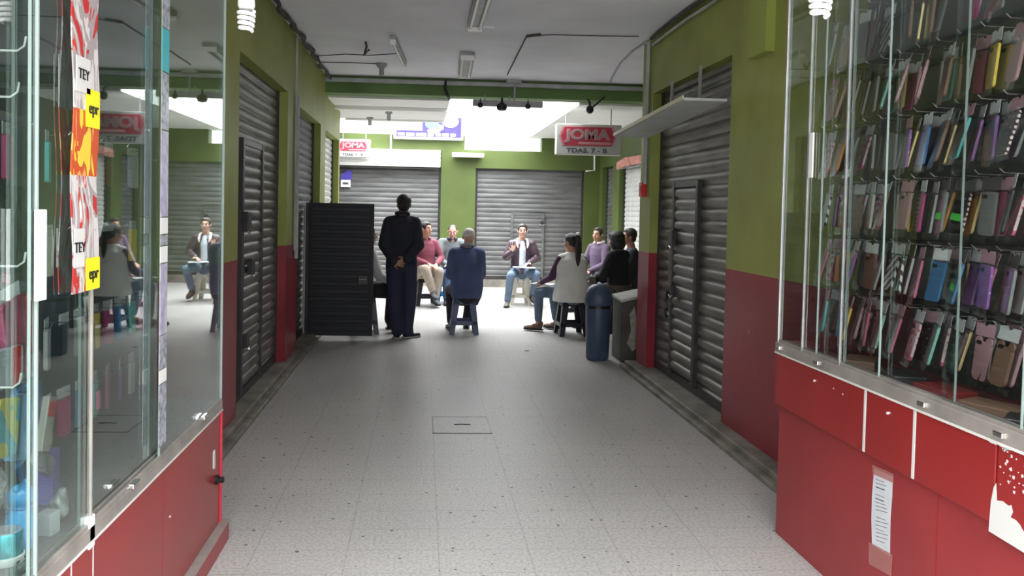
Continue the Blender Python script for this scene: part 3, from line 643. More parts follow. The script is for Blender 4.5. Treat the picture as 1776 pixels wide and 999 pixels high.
# glass panes : boundaries from the far end toward the camera
gy = [3.735, 3.40, 3.20, 2.92, 2.52, 2.20, 1.6, 1.0]
for k in range(len(gy)-1):
    off = 0.003 if k % 2 == 0 else 0.024
    a_, c_ = gy[k+1]-YE-0.03, gy[k]-YE
    MB().box(off, off+0.006, max(Y0, a_), c_, 0.938, TOPZ).build('glass_pane', M['glassR'], t)
    MB().box(off-0.0005, off+0.0065, a_, a_+0.003, 0.938, TOPZ).build('pane_edge', M['glassedge'], t)
MB().box(0.0, D, -0.006, 0.0, 0.905, TOPZ).build('glass_end', M['glassR'], t)
MB().box(-0.003, 0.010, -0.010, 0.004, 0.89, TOPZ).build('corner_post', M['alu'], t, bevel=0.002)
for yy in (3.495, 3.17): MB().box(-0.003, 0.004, yy-YE-0.004, yy-YE+0.004, 0.935, TOPZ).build('post', M['alu'], t)
for yy in (3.70, 3.33, 2.60, 2.235):
    o = MB().box(-0.02, 0.0, yy-YE-0.02, yy-YE+0.02, 0.905, 0.922).build('glass_lock', M['chrome'], t, bevel=0.003)
# white light catching strip handle on the far pane
MB().box(-0.008, 0.0, 3.44-YE, 3.475-YE, 1.72, 1.92).build('finger_pull', M['whitepl'], t, bevel=0.002)
# peeled laminate
def rpt(x, y): p = PX(x, y, GX); return (p.y-YE, p.z)
poly = [rpt(*p) for p in ((1718, 921), (1722, 870), (1727, 845), (1731, 838), (1732, 868), (1742, 869), (1752, 877), (1757, 876), (1760, 888), (1756, 897), (1765, 902), (1772, 910), (1776, 918), (1790, 935), (1790, 965))]
mm = Matrix(((0, 0, -1, -0.0055), (1, 0, 0, 0), (0, 1, 0, 0), (0, 0, 0, 1)))
MB().prism(poly, 0.001, mm).build('peeled_patch', M['edge'], t)
b = MB()
for i in range(26):
    x = 1738+random.random()*46; y = 776+random.random()*80+ (x-1738)*0.3
    q = rpt(x, y); r = 0.0015+random.random()*0.0035
    b.prism([(q[0]+r*math.cos(a)*(0.6+random.random()), q[1]+r*math.sin(a)*(0.6+random.random())) for a in (0, 1, 2, 3, 4, 5)], 0.001, mm)
for x in (1722, 1728, 1740, 1752): 
    q = rpt(x, 767+(x-1722)*0.38); b.prism([(q[0]-0.008, q[1]-0.003), (q[0]+0.008, q[1]-0.001), (q[0]+0.006, q[1]+0.004), (q[0]-0.006, q[1]+0.004)], 0.001, mm)
for x, y in ((1464, 684), (1546, 716), (1448, 674)):
    q = rpt(x, y); b.prism([(q[0]-0.006, q[1]-0.001), (q[0]+0.005, q[1]-0.003), (q[0]+0.002, q[1]+0.004)], 0.001, mm)
b.build('paint_chips', M['edge'], t)
case_right = t
# taped notice
t = thing('notice', 'narrow white paper notice taped to the red cabinet front on the right', 'notice', (GX+0.019, 2.84, 0.44))
mm2 = Matrix(((0, 0, -1, 0), (1, 0, 0, 0), (0, 1, 0, 0), (0, 0, 0, 1)))
def npt(x, y): p = PX(x, y, GX+0.02); return (p.y-2.84, p.z-0.44)
poly = [npt(*p) for p in ((1517, 812), (1549, 826), (1548, 860), (1545, 900), (1544, 965), (1513, 945), (1512, 900), (1513, 860))]
MB().prism(poly, 0.0008, mm2).build('paper', M['paper'], t)
b = MB()
for i in range(17):
    y = 834+i*6.6; x0_ = 1518+random.random()*3; x1_ = 1534+random.random()*8
    if i in (3, 9): continue
    q0, q1 = npt(x0_, y-4), npt(x1_, y+2); th = 0.0022 if i not in (2, 5) else 0.004
    b.add([(-0.0012, q0[0], q0[1]), (-0.0012, q1[0], q1[1]), (-0.0012, q1[0], q1[1]-th), (-0.0012, q0[0], q0[1]-th)], [(0, 1, 2, 3)])
b.build('illegible_lines', M['ink'], t)
for pl in (((1514, 806), (1551, 822), (1551, 838), (1515, 822)), ((1508, 940), (1549, 962), (1547, 1000), (1508, 978))):
    MB().prism([npt(*p) for p in pl], 0.0006, mm2 @ Matrix.Translation((0, 0, 0.0012))).build('tape', M['tape'], t)

# ---- phone cases on pegs
CASE = {
 'pink': mat('case_pink', (0.5, 0.13, 0.22), 0.4), 'pale pink': mat('case_pale_pink', (0.5, 0.27, 0.30), 0.4), 'orange': mat('case_orange', (0.85, 0.33, 0.03), 0.4),
 'yellow': mat('case_yellow', (0.85, 0.6, 0.08), 0.4), 'turquoise': mat('case_turquoise', (0.12, 0.55, 0.55), 0.35), 'blue': mat('case_blue', (0.06, 0.20, 0.42), 0.35),
 'purple': mat('case_purple', (0.26, 0.11, 0.32), 0.35), 'black': mat('case_black', (0.02, 0.02, 0.022), 0.35), 'white': mat('case_white', (0.5, 0.48, 0.48), 0.4),
 'magenta': mat('case_magenta', (0.42, 0.04, 0.16), 0.35), 'clear grey': mat('case_clear_grey', (0.24, 0.24, 0.23), 0.4, spec=0.4), 'mint': mat('case_mint', (0.22, 0.5, 0.4), 0.4),
 'brown': mat('case_brown', (0.22, 0.12, 0.08), 0.5), 'gold': mat('case_gold', (0.75, 0.55, 0.25), 0.3, metal=0.5),
 'black heart dotted': pattern_mat('case_black_dots', (0.03, 0.015, 0.02), (0.8, 0.6, 0.6), 'dots', 55),
 'zebra striped': pattern_mat('case_zebra', (0.7, 0.7, 0.7), (0.03, 0.03, 0.03), 'stripes', 90),
 'pink flowered': pattern_mat('case_flowers', (0.75, 0.55, 0.55), (0.6, 0.1, 0.2), 'blot', 90),
 'purple dotted': pattern_mat('case_purple_dots', (0.35, 0.12, 0.45), (0.75, 0.65, 0.75), 'dots', 70),
}
CARDS = {'grey': mat('card_grey', (0.48, 0.48, 0.48), 0.5), 'white': mat('card_white', (0.62, 0.62, 0.62), 0.5), 'pink': mat('card_pink', (0.40, 0.22, 0.26), 0.5), 'dark': mat('card_dark', (0.06, 0.055, 0.05), 0.4)}
CLEAR = glass_mat('clear_packet', 0.025, (0.97, 0.97, 0.97), 0.18)
M['stickgreen'] = mat('green_price_sticker', (0.06, 0.62, 0.05), 0.5)
def rrect(w_, h_, r, n=4):
    p = []
    for cx, cy, a0 in ((w_/2-r, h_/2-r, 0), (-w_/2+r, h_/2-r, 90), (-w_/2+r, -h_/2+r, 180), (w_/2-r, -h_/2+r, 270)):
        for i in range(n+1): a = R(a0+90*i/n); p.append((cx+r*math.cos(a), cy+r*math.sin(a)))
    return p
MX = Matrix(((0, 0, -1, 0), (1, 0, 0, 0), (0, 1, 0, 0), (0, 0, 0, 1)))    # polygon facing -X
def case_proto(color, card, green=False, bear=False):
    t = thing('phone_case', 'x', 'phone case', (0, 0, -50))
    c = MB().prism([(-0.047, 0.0), (-0.047, -0.045), (0.047, -0.045), (0.047, 0.0), (0.012, 0.0), (0.006, -0.008), (-0.006, -0.008), (-0.012, 0.0)], 0.0015, MX).build('header_card', CARDS[card], t)
    b = MB().prism(rrect(0.074, 0.150, 0.012), 0.010, MX @ Matrix.Translation((0, -0.125, -0.005)))
    if bear:
        for s_ in (-1, 1): b.lathe([(0.016, -0.004), (0.017, 0), (0.016, 0.004)], 14)
        b = MB().prism(rrect(0.074, 0.135, 0.02), 0.012, MX @ Matrix.Translation((0, -0.13, -0.006)))
        for s_ in (-1, 1): b.M = Matrix.Translation((0, s_*0.026, -0.062)) @ Matrix.Rotation(R(90), 4, 'Y'); b.lathe([(0.015, -0.005), (0.017, 0), (0.015, 0.005)], 14); b.M = Matrix.Identity(4)
    b.build('case_shell', CASE[color], t, bevel=0.002)
    MB().prism(rrect(0.026, 0.014, 0.006), 0.0012, MX @ Matrix.Translation((0.018, -0.068, 0.0055))).build('camera_opening', M['black'], t)
    MB().prism(rrect(0.094, 0.185, 0.004), 0.0008, MX @ Matrix.Translation((0, -0.135, 0.0075))).build('clear_sleeve', CLEAR, t)
    if green: MB().prism([(-0.03, -0.155), (0.03, -0.15), (0.03, -0.125), (-0.03, -0.13)], 0.001, MX @ Matrix.Translation((0, 0, 0.009))).build('price_sticker', M['stickgreen'], t)
    return t
protos = {}
for cname in CASE:
    protos[cname] = case_proto(cname, random.choice(['grey', 'white', 'dark', 'grey', 'pink']), False, cname in ('pale pink', 'brown'))
protos_g = {c: case_proto(c, 'dark', True) for c in ('clear grey', 'blue', 'black heart dotted')}
rows = [(2.46, 'top', 0.27), (2.20, 'second', 0.26), (1.955, 'third', 0.26), (1.70, 'fourth', 0.25), (1.445, 'fifth', 0.25), (1.20, 'lowest', 0.24)]
keys = list(CASE)
wts = {'clear grey': 7, 'white': 3, 'brown': 4, 'black': 4, 'pink': 2, 'pale pink': 4, 'gold': 3, 'pink flowered': 3}
bag = [k for k in keys for _ in range(wts.get(k, 1))]
hook = MB().tube([(0, 0, 0), (-0.22, 0, 0.004), (-0.235, 0, 0.018)], 0.0022, 6).mesh('hook')
hook.materials.append(M['chrome'])
ordn = ['end', 'second from the end', 'third from the end', 'fourth from the end', 'fifth from the end', 'sixth from the end', 'seventh from the end', 'eighth from the end', 'ninth from the end', 'tenth from the end', 'eleventh from the end', 'twelfth from the end', 'thirteenth from the end', 'fourteenth from the end', 'fifteenth from the end', 'sixteenth from the end']
used = set(); nhook = 0
forced = {(3, 8): ('black heart dotted', True), (3, 7): ('clear grey', True), (4, 8): ('blue', True), (1, 9): ('yellow', False), (2, 8): ('turquoise', False), (5, 7): ('mint', False), (1, 10): ('pale pink', False),
          (4, 9): ('purple dotted', False), (5, 9): ('pale pink', False), (2, 9): ('purple', False), (4, 5): ('zebra striped', False), (3, 6): ('magenta', False), (4, 6): ('pink', False), (2, 1): ('orange', False), (2, 6): ('blue', False)}
for ri, (z, rn, _) in enumerate(rows):
    rl = MB().box(D-0.045, D-0.02, 1.9-YE, -0.02, z-0.012, z+0.012).build('hook_rail', M['darkmetal'], case_right)
    for ci in range(13):
        y = 3.66-ci*0.118
        if ri == 0 and ci % 3 == 1: continue
        if nhook < 95:
            h = bpy.data.objects.new('hook', hook); COL.objects.link(h); h.parent = case_right; h.location = (D-0.04, y-YE, z); nhook += 1
        nn = 3 if (ri+ci) % 3 else 2
        for k in range(nn):
            cn = random.choice(bag); pr = protos[cn]
            if k == 0 and (ri, ci) in forced:
                cn, g_ = forced[(ri, ci)]; pr = protos_g[cn] if g_ else protos[cn]
            place = ['front', 'middle', 'rear'][k] if nn == 3 else ['front', 'rear'][k]
            c = copy_tree(pr)
            jz = random.uniform(-0.006, 0.004)
            c.location = (GX+D-0.215+k*0.044+random.uniform(0, 0.008), y+random.uniform(-0.006, 0.006), z-0.003+jz)
            c.rotation_euler = (R(random.uniform(-3, 3)), R(random.uniform(2, 16)), R(random.uniform(-34, 2)))
            c['label'] = f'{cn} phone case on {rn} row, {place} of the peg {ordn[ci]}'.replace('peg end', 'far end peg')
            c['group'] = f'phone cases hanging on the {rn} row'
for p_ in list(protos.values())+list(protos_g.values()):
    for ch in [x for x in bpy.data.objects if x.parent == p_]: bpy.data.objects.remove(ch)
    bpy.data.objects.remove(p_)
# clutter lying on the floor of the right case
for i, (y, c_) in enumerate(((3.3, 'brown'), (3.0, 'black'), (2.75, 'dark red'), (2.5, 'brown'), (2.3, 'black'))):
    b = MB().box(-0.06, 0.06, -0.09, 0.09, 0, 0.035)
    o = b.build('accessory_box', (M['redlam2'] if c_ == 'dark red' else CASE[c_]), loc=(1.90, y, 0.906), bevel=0.004); o.rotation_euler.z = R(20*i-35)
    tag(o, f'{["dark brown","black","dark red","brown","black"][i]} flat box on the floor of the right showcase, {["farthest","second farthest","middle","second nearest","nearest"][i]} of five', 'box', 'flat boxes on the showcase floor')
# ------------------------------------------------------------------ left showcase
LX, LE, DL = -0.90, 3.67, 0.365
t = thing('display_case', 'glass showcase with red lower panels along the left wall, at the left edge', 'display case', (LX, LE, 0)); cl = t
YL0 = 1.0-LE
MB().box(-DL, 0.035, YL0, 0.03, 0.0, 0.085).build('plinth', M['redlam2'], t, bevel=0.004)
MB().box(-DL, 0.037, YL0, 0.032, 0.085, 0.095).build('plinth_ledge', M['rail'], t)
MB().box(-DL, 0.0, YL0, 0.0, 0.095, 0.605).build('red_panel', M['redlam'], t, bevel=0.003)
MB().box(-DL, 0.006, -0.012, 0.006, 0.095, 0.61).build('corner_strip', mat('bright_red_edge', (0.62, 0.03, 0.06), 0.35), t)
for yy, hw_ in ((2.254, 0.003), (2.115, 0.003)): MB().box(-0.001, 0.001, yy-LE-hw_, yy-LE+hw_, 0.10, 0.605).build('panel_joint', M['edge'], t)
MB().box(-0.001, 0.0008, 2.86-LE-0.001, 2.86-LE+0.001, 0.10, 0.605).build('panel_joint', M['redlam2'], t)
MB().box(-DL, 0.008, YL0, 0.005, 0.605, 0.612).build('worktop_edge', M['edge'], t)
b = MB().box(-0.035, 0.006, YL0, 0.0, 0.612, 0.650); b.box(-0.008, 0.002, YL0, 0, 0.650, 0.662); b.box(-0.03, -0.02, YL0, 0, 0.650, 0.662)
b.build('sliding_track', M['rail'], t)
MB().box(-DL, -0.035, YL0, 0, 0.612, 0.66).build('case_floor', mat('grey_shelf', (0.14, 0.15, 0.15), 0.35, var=0.2), t)
MB().box(-DL, -DL+0.02, YL0, 0, 0.63, TOPZ).build('back_panel', M['pegboard'], t)
MB().box(-DL, 0.01, YL0, 0, TOPZ, TOPZ+0.04).build('top_panel', M['rail'], t)
gl = [3.66, 2.85, 2.25, 1.925, 1.45, 1.0]
for k in range(len(gl)-1):
    off = -0.008 if k % 2 == 0 else -0.029
    a_, c_ = gl[k+1]-LE-0.03, gl[k]-LE
    MB().box(off, off+0.006, max(YL0, a_), c_, 0.652, TOPZ).build('glass_pane', M['glassL'], t)
    MB().box(off-0.0005, off+0.0065, a_, a_+0.003, 0.652, TOPZ).build('pane_edge', M['glassedge'], t)
MB().box(-DL, 0.0, -0.006, 0.0, 0.62, TOPZ).build('glass_end', M['glassR'], t)
MB().box(-0.008, 0.003, -0.010, 0.003, 0.62, TOPZ).build('corner_post', M['glassedge'], t, bevel=0.002)
for yy, m in ((2.235, M['rail']), (1.92, M['glassedge'])): MB().box(-0.004, 0.004, yy-LE-0.004, yy-LE+0.004, 0.60, TOPZ).build('post', m, t, bevel=0.001)
MB().box(-0.02, 0.006, 2.235-LE-0.018, 2.235-LE+0.018, 0.59, 0.68).build('post_bracket', M['whitepl'], t, bevel=0.003)
for x, y in ((228, 831), (351, 718)):
    q = PX(x, y, LX); MB().box(0.0, 0.018, q.y-LE-0.03, q.y-LE+0.03, 0.652, 0.668).build('glass_lock', M['chrome'], t, bevel=0.003)
qa, qb = PX(64, 363, LX), PX(64, 521, LX)
MB().box(0.003, 0.014, qa.y-LE-0.021, qa.y-LE+0.021, qb.z, qa.z).build('finger_pull', M['whitepl'], t, bevel=0.002)
q = PX(371, 797, LX); MB().prism(rrect(0.03, 0.085, 0.013), 0.003, Matrix(((0, 0, 1, 0.0), (1, 0, 0, q.y-LE), (0, 1, 0, q.z), (0, 0, 0, 1)))).build('sticker_reflection', M['edge'], t)  # reflection of a white sticker, modelled as a solid white patch
q = PX(374, 832, LX); MB().lathe([(0.02, -0.002), (0.022, 0.012), (0.012, 0.02), (0.014, 0.035), (0.006, 0.038)], 14).build('cabinet_knob', M['black'], t, smooth=True).matrix_local = Matrix.Translation((0.0, q.y-LE, q.z)) @ Matrix.Rotation(R(90), 4, 'Y')
q = PX(294, 896, LX); MB().ell((0.002, q.y-LE, q.z), (0.003, 0.006, 0.004)).build('screw_mark', M['edge'], t)
# printed strip on the inner divider
b = MB(); b.box(-0.05, -0.034, 2.79-LE, 2.87-LE, 0.65, TOPZ); b.build('divider_post', M['greypl'], t)
b = MB(); z = 0.70; i = 0
SM = [mat('strip_lilac', (0.45, 0.42, 0.55), 0.3, var=0.3, vscale=30), mat('strip_teal', (0.06, 0.42, 0.48), 0.3), mat('strip_grey', (0.32, 0.34, 0.38), 0.25, var=0.5, vscale=40), mat('strip_pink', (0.6, 0.25, 0.32), 0.35), M['whitepl']]
seq = [(2, 0.22), (4, 0.05), (2, 0.12), (0, 0.25), (4, 0.06), (2, 0.04), (4, 0.06), (0, 0.30), (2, 0.20), (1, 0.15), (2, 0.14), (3, 0.10), (2, 0.3)]
for mi_, h_ in seq: b.box(0.0035, 0.0055, 2.79-LE, 2.865-LE, z, z+h_-0.004, mi_); z += h_
b.build('printed_strip', SM, t)
tag(b and MB().box(0,0.003,-0.02,0.02,-0.02,0.02).build('diamond_lock', M['black'], t, loc=(0.002, 2.83-LE, PX(272, 505, LX).z)), None).rotation_euler.x = R(45)

# printed banner hanging behind the glass
ba, bb = PX(123, 0, LX+0.008), PX(165, 500, LX+0.008)
def banner_mat():
    m = bpy.data.materials.new('banner_print'); m.use_nodes = True; nt = m.node_tree; b = nt.nodes['Principled BSDF']; L = nt.links.new
    b.inputs['Roughness'].default_value = 0.35
    g = nt.nodes.new('ShaderNodeTexCoord'); mp = nt.nodes.new('ShaderNodeMapping'); mp.inputs['Scale'].default_value = (1, 9, 3.0); L(g.outputs['Object'], mp.inputs[0])
    n = nt.nodes.new('ShaderNodeTexNoise'); n.inputs['Scale'].default_value = 1.6; n.inputs['Detail'].default_value = 3; n.inputs['Distortion'].default_value = 1.2; L(mp.outputs[0], n.inputs[0])
    r = nt.nodes.new('ShaderNodeValToRGB'); r.color_ramp.interpolation = 'CONSTANT'
    e = r.color_ramp.elements; e[0].position = 0; e[0].color = (0.5, 0.03, 0.03, 1); e[1].position = 0.40; e[1].color = (0.35, 0.30, 0.30, 1)
    for p, c in ((0.47, (0.62, 0.58, 0.56, 1)), (0.56, (0.40, 0.36, 0.36, 1)), (0.63, (0.6, 0.05, 0.03, 1)), (0.68, (0.75, 0.72, 0.68, 1))): x = e.new(p); x.color = c
    L(n.outputs[0], r.inputs[0])
    s = nt.nodes.new('ShaderNodeSeparateXYZ'); L(g.outputs['Object'], s.inputs[0])
    r2 = nt.nodes.new('ShaderNodeValToRGB'); r2.color_ramp.interpolation = 'CONSTANT'; e = r2.color_ramp.elements; e[0].position = 0; e[0].color = (0.75, 0.55, 0.05, 1); e[1].position = 0.47; e[1].color = (0.55, 0.08, 0.02, 1); x = e.new(0.58); x.color = (0.8, 0.35, 0.1, 1)
    L(n.outputs[0], r2.inputs[0])
    a = nt.nodes.new('ShaderNodeMath'); a.operation = 'COMPARE'; a.inputs[1].default_value = -1.03; a.inputs[2].default_value = 0.085; L(s.outputs['Z'], a.inputs[0])
    mx = nt.nodes.new('ShaderNodeMix'); mx.data_type = 'RGBA'; L(a.outputs[0], mx.inputs[0]); L(r.outputs[0], mx.inputs[6]); L(r2.outputs[0], mx.inputs[7]); L(mx.outputs[2], b.inputs['Base Color'])
    return m
zt = TOPZ-0.02
t = thing('banner', 'narrow red, white and orange printed banner hanging against the left showcase glass', 'banner', (LX+0.014, (ba.y+bb.y)/2, zt))
hwid = abs(bb.y-ba.y)/2
bn = MB(); N = 24; zb = bb.z-zt
for i in range(N):
    z0_, z1_ = zb*i/N, zb*(i+1)/N
    x0_, x1_ = 0.004*math.sin(i*0.9), 0.004*math.sin((i+1)*0.9)
    bn.add([(x0_, -hwid, z0_), (x0_, hwid, z0_), (x1_, hwid, z1_), (x1_, -hwid, z1_), (x0_-0.003, -hwid, z0_), (x0_-0.003, hwid, z0_), (x1_-0.003, hwid, z1_), (x1_-0.003, -hwid, z1_)], [(0, 3, 2, 1), (4, 5, 6, 7), (0, 4, 7, 3), (1, 2, 6, 5)])
bn.build('printed_film', banner_mat(), t, smooth=True)
FX = Matrix(((0, 0, 1, 0.0045), (1, 0, 0, 0), (0, 1, 0, 0), (0, 0, 0, 1)))     # text facing +X reading along +Y
yl = mat('yellow_tag', (0.80, 0.75, 0.02), 0.5)
for (x, y, st, w_, h_, m) in ((155, 189, 'epr', 0.085, 0.10, yl), (155, 474, 'epr', 0.085, 0.085, yl), (138, 130, 'TEY', 0.085, 0.09, M['edge']), (130, 430, 'TEY', 0.06, 0.10, M['edge'])):
    q = PX(x, y, LX+0.01); my = max(-hwid+0.03, min(hwid-0.03, q.y-(ba.y+bb.y)/2))
    o = MB().box(0.004, 0.0065, my-w_/2, my+w_/2, q.z-zt-h_/2, q.z-zt+h_/2).build('tag', m, t)
    text(st, 0.045 if st == 'epr' else 0.038, M['black'], o, Matrix.Translation((0.003, my, q.z-zt)) @ FX, 'tag_lettering')

# goods inside the left case
def at(x, y, c=-1.05): return PX(x, y, c)
def pack(name, label, cat, x, y, w_, h_, m, c=-1.06, rz=0, rx=0, th=0.02, card=None, group=None):
    q = at(x, y, c); t = thing(name, label, cat, tuple(q), R(rz), group); t.rotation_euler.x = R(rx)
    MB().prism(rrect(w_, h_, min(w_, h_)*0.12), th, Matrix(((0, 0, 1, -th/2), (1, 0, 0, 0), (0, 1, 0, 0), (0, 0, 0, 1)))).build('packet', m, t, bevel=0.003)
    if card: MB().box(-0.002, 0.002, -w_*0.5, w_*0.5, h_/2-0.002, h_/2+0.035).build('header_card', card, t)
    MB().prism(rrect(w_*1.08, h_*1.06, 0.005), 0.001, Matrix(((0, 0, 1, th/2+0.002), (1, 0, 0, 0), (0, 1, 0, 0), (0, 0, 0, 1)))).build('clear_sleeve', CLEAR, t)
    return t
GR = {'dark': mat('smoky_blister', (0.07, 0.08, 0.08), 0.2, var=0.6, vscale=25, bump=0.4, bscale=30), 'pinkp': mat('pink_packet', (0.52, 0.12, 0.22), 0.35, var=0.35, vscale=18), 'redp': mat('red_packet', (0.5, 0.04, 0.03), 0.4),
      'bluep': mat('blue_packet', (0.07, 0.24, 0.52), 0.3, var=0.4, vscale=16), 'skyp': mat('sky_blue_packet', (0.12, 0.38, 0.66), 0.3, var=0.4, vscale=18), 'violet': mat('violet_box', (0.16, 0.13, 0.45), 0.4), 'cream': mat('cream_box', (0.55, 0.52, 0.46), 0.5),
      'yel': pattern_mat('rainbow_packet', (0.75, 0.7, 0.06), (0.05, 0.5, 0.6), 'blot', 24), 'bubble': mat('bubble_wrap', (0.36, 0.38, 0.37), 0.15, spec=0.9, var=0.4, vscale=40, bump=1.0, bscale=50),
      'clear': mat('crumpled_film', (0.45, 0.47, 0.47), 0.12, spec=0.9, var=0.5, vscale=20, bump=1.0, bscale=18)}
pack('earphone_pack', 'dark smoky blister pack hanging at the left edge, upper', 'packet', 12, 390, 0.13, 0.20, GR['dark'], th=0.03)
pack('earphone_pack', 'second dark blister pack hanging behind the first at the left edge', 'packet', 24, 420, 0.12, 0.17, GR['dark'], c=-1.14, th=0.03)
pack('accessory_pack', 'pink packet hanging crooked at the left edge', 'packet', 22, 580, 0.11, 0.19, GR['pinkp'], rx=12, card=CARDS['white'])
pack('accessory_pack', 'narrow brick red packet hanging beside the pink one', 'packet', 48, 560, 0.04, 0.16, GR['redp'], rx=6)
pack('accessory_pack', 'small pale pink packet hanging low behind the crooked pink one', 'packet', 50, 600, 0.07, 0.14, GR['pinkp'], c=-1.13, rx=20)
t2 = pack('accessory_box', 'white and red flat box below the pink packets', 'box', 10, 638, 0.14, 0.10, M['paper'], c=-1.05)
MB().box(0.0105, 0.0125, 0.012, 0.052, -0.05, 0.05).build('red_band', M['redpl'], t2)
pack('accessory_pack', 'yellow and turquoise packet at the left edge above the bottle', 'packet', 8, 742, 0.10, 0.14, GR['yel'], c=-1.0, rx=-8)
pack('accessory_pack', 'glossy blue packet behind the yellow and turquoise one', 'packet', 34, 740, 0.10, 0.17, GR['skyp'], c=-1.04, rx=-14)
pack('accessory_pack', 'darker blue packet hanging upright behind the glossy blue one', 'packet', 46, 712, 0.14, 0.15, GR['bluep'], c=-1.12)
t2 = pack('accessory_box', 'pale tilted box with a red corner beside the blue packets', 'box', 80, 735, 0.05, 0.15, GR['cream'], c=-1.04, rx=-18)
MB().box(0.0105, 0.0125, -0.02, 0.02, 0.02, 0.06).build('red_print', M['redpl'], t2)
pack('accessory_pack', 'crumpled violet blue packet lying across the top of the blue bottle', 'packet', 50, 796, 0.12, 0.07, GR['bluep'], c=-1.15, rx=30)
pack('accessory_pack', 'clear film packet with a white strip above the violet box', 'packet', 74, 800, 0.12, 0.05, GR['clear'], c=-1.06, rx=-38)
# crumpled clear bags
def bag_(label, x, y, r, m, c):
    q = at(x, y, c); b = MB(); rnd = random.Random(int(x*7+y))
    for i in range(12): b.ell((rnd.uniform(-r[0], r[0])*0.5, rnd.uniform(-r[1], r[1])*0.5, rnd.uniform(-r[2], r[2])*0.55), (r[0]*0.6, r[1]*0.55, r[2]*0.42), rnd.random()*3, n=8)
    o = b.remesh('plastic_bag', m, None, 0.008, 2); o.location = (q.x, q.y, max(q.z, 0.665+r[2]*0.95)); return tag(o, label, 'plastic bag')
bag_('crumpled bubble wrap bag at the left edge beside the blue bottle', -6, 860, (0.03, 0.06, 0.08), GR['bubble'], -1.16)
bag_('crumpled clear bag on the showcase floor right of the violet box', 104, 905, (0.02, 0.04, 0.05), GR['clear'], -0.98)
# blue bear shaped bottle
qb_, qt_ = at(40, 918, -1.0), at(36, 826, -1.0)
t2 = thing('toy_bottle', 'glossy blue bear shaped bottle standing on the left showcase floor', 'bottle', (-1.0, 2.06, 0.66)); t2.scale = (0.72,)*3
b = MB(); b.lathe([(0.03, 0.0), (0.045, 0.01), (0.056, 0.05), (0.054, 0.10), (0.040, 0.150), (0.03, 0.165)], 24).ell((0, 0, 0.195), (0.046, 0.046, 0.042)).ell((0, 0.032, 0.232), (0.012, 0.014, 0.014)).ell((0, -0.032, 0.232), (0.012, 0.014, 0.014)).ell((0.04, 0, 0.185), (0.014, 0.016, 0.012))
b.remesh('body', mat('glossy_blue_plastic', (0.03, 0.30, 0.62), 0.15, coat=0.5), t2, 0.004, 3)
MB().tube([(0.043*math.cos(a), 0.043*math.sin(a), 0.160) for a in [i*math.pi/12 for i in range(25)]], 0.003, 6).build('neck_ring', GR['bluep'], t2, smooth=True)
# small cylinder speaker
q = at(17, 940, -0.99)
t2 = thing('cylinder_speaker', 'small metallic turquoise cylinder speaker with white base at the lower left', 'speaker', (-1.0, 1.99, 0.66))
MB().lathe([(0.036, 0.0), (0.04, 0.004), (0.04, 0.020), (0.037, 0.022)], 32).build('base', M['whitepl'], t2, smooth=True)
MB().lathe([(0.036, 0.022), (0.036, 0.075), (0.033, 0.079)], 32).build('barrel', mat('turquoise_metal', (0.05, 0.50, 0.58), 0.25, metal=0.8), t2, smooth=True)
MB().lathe([(0.033, 0.079), (0.030, 0.082), (0.005, 0.080)], 32).build('grille', M['greypl'], t2, smooth=True)
b = MB()
for an in (-0.5, 0.2): b.box(0.0385, 0.041, an*0.05-0.006, an*0.05+0.006, 0.009, 0.014)
b.build('port', M['black'], t2)
def cbox(label, x, y, sx, sy, sz, m, rz=0, zb=0.66):
    q = at(x, y, -0.98); o = MB().box(-sx/2, sx/2, -sy/2, sy/2, 0, sz).build('accessory_box', m, loc=(-0.985, q.y, zb), bevel=0.002); o.rotation_euler.z = R(rz)
    return tag(o, label, 'box')
o = cbox('violet box with black ring binding standing behind the second post', 84, 880, 0.05, 0.07, 0.15, GR['violet'], 10); o.location.x = -1.09; o.location.y = at(82, 880, -1.09).y
o = cbox('small white box on the left showcase floor before the violet box', 84, 935, 0.04, 0.04, 0.06, M['paper'], -12); o.location.x = -0.98
# lanyard on the glass
q0, q1 = PX(162, 560, LX-0.06), PX(172, 680, LX-0.06)
t2 = thing('lanyard', 'thin dark looped strap with a pink end hanging in the left showcase', 'strap', (LX-0.06, q0.y, q0.z)); h_ = q1.z-q0.z
MB().tube([(0, 0, 0), (0, 0.012, h_*0.4), (0, 0.045, h_*0.8), (0, 0.04, h_)], 0.0025, 6).tube([(0, 0, 0), (0, -0.02, h_*0.45), (0, -0.03, h_*0.85), (0, 0.0, h_*0.95)], 0.0025, 6).build('strap', M['black'], t2, smooth=True)
MB().box(-0.004, 0.004, 0.03, 0.05, h_-0.05, h_+0.005).build('pink_clip', CASE['pink'], t2, bevel=0.002)
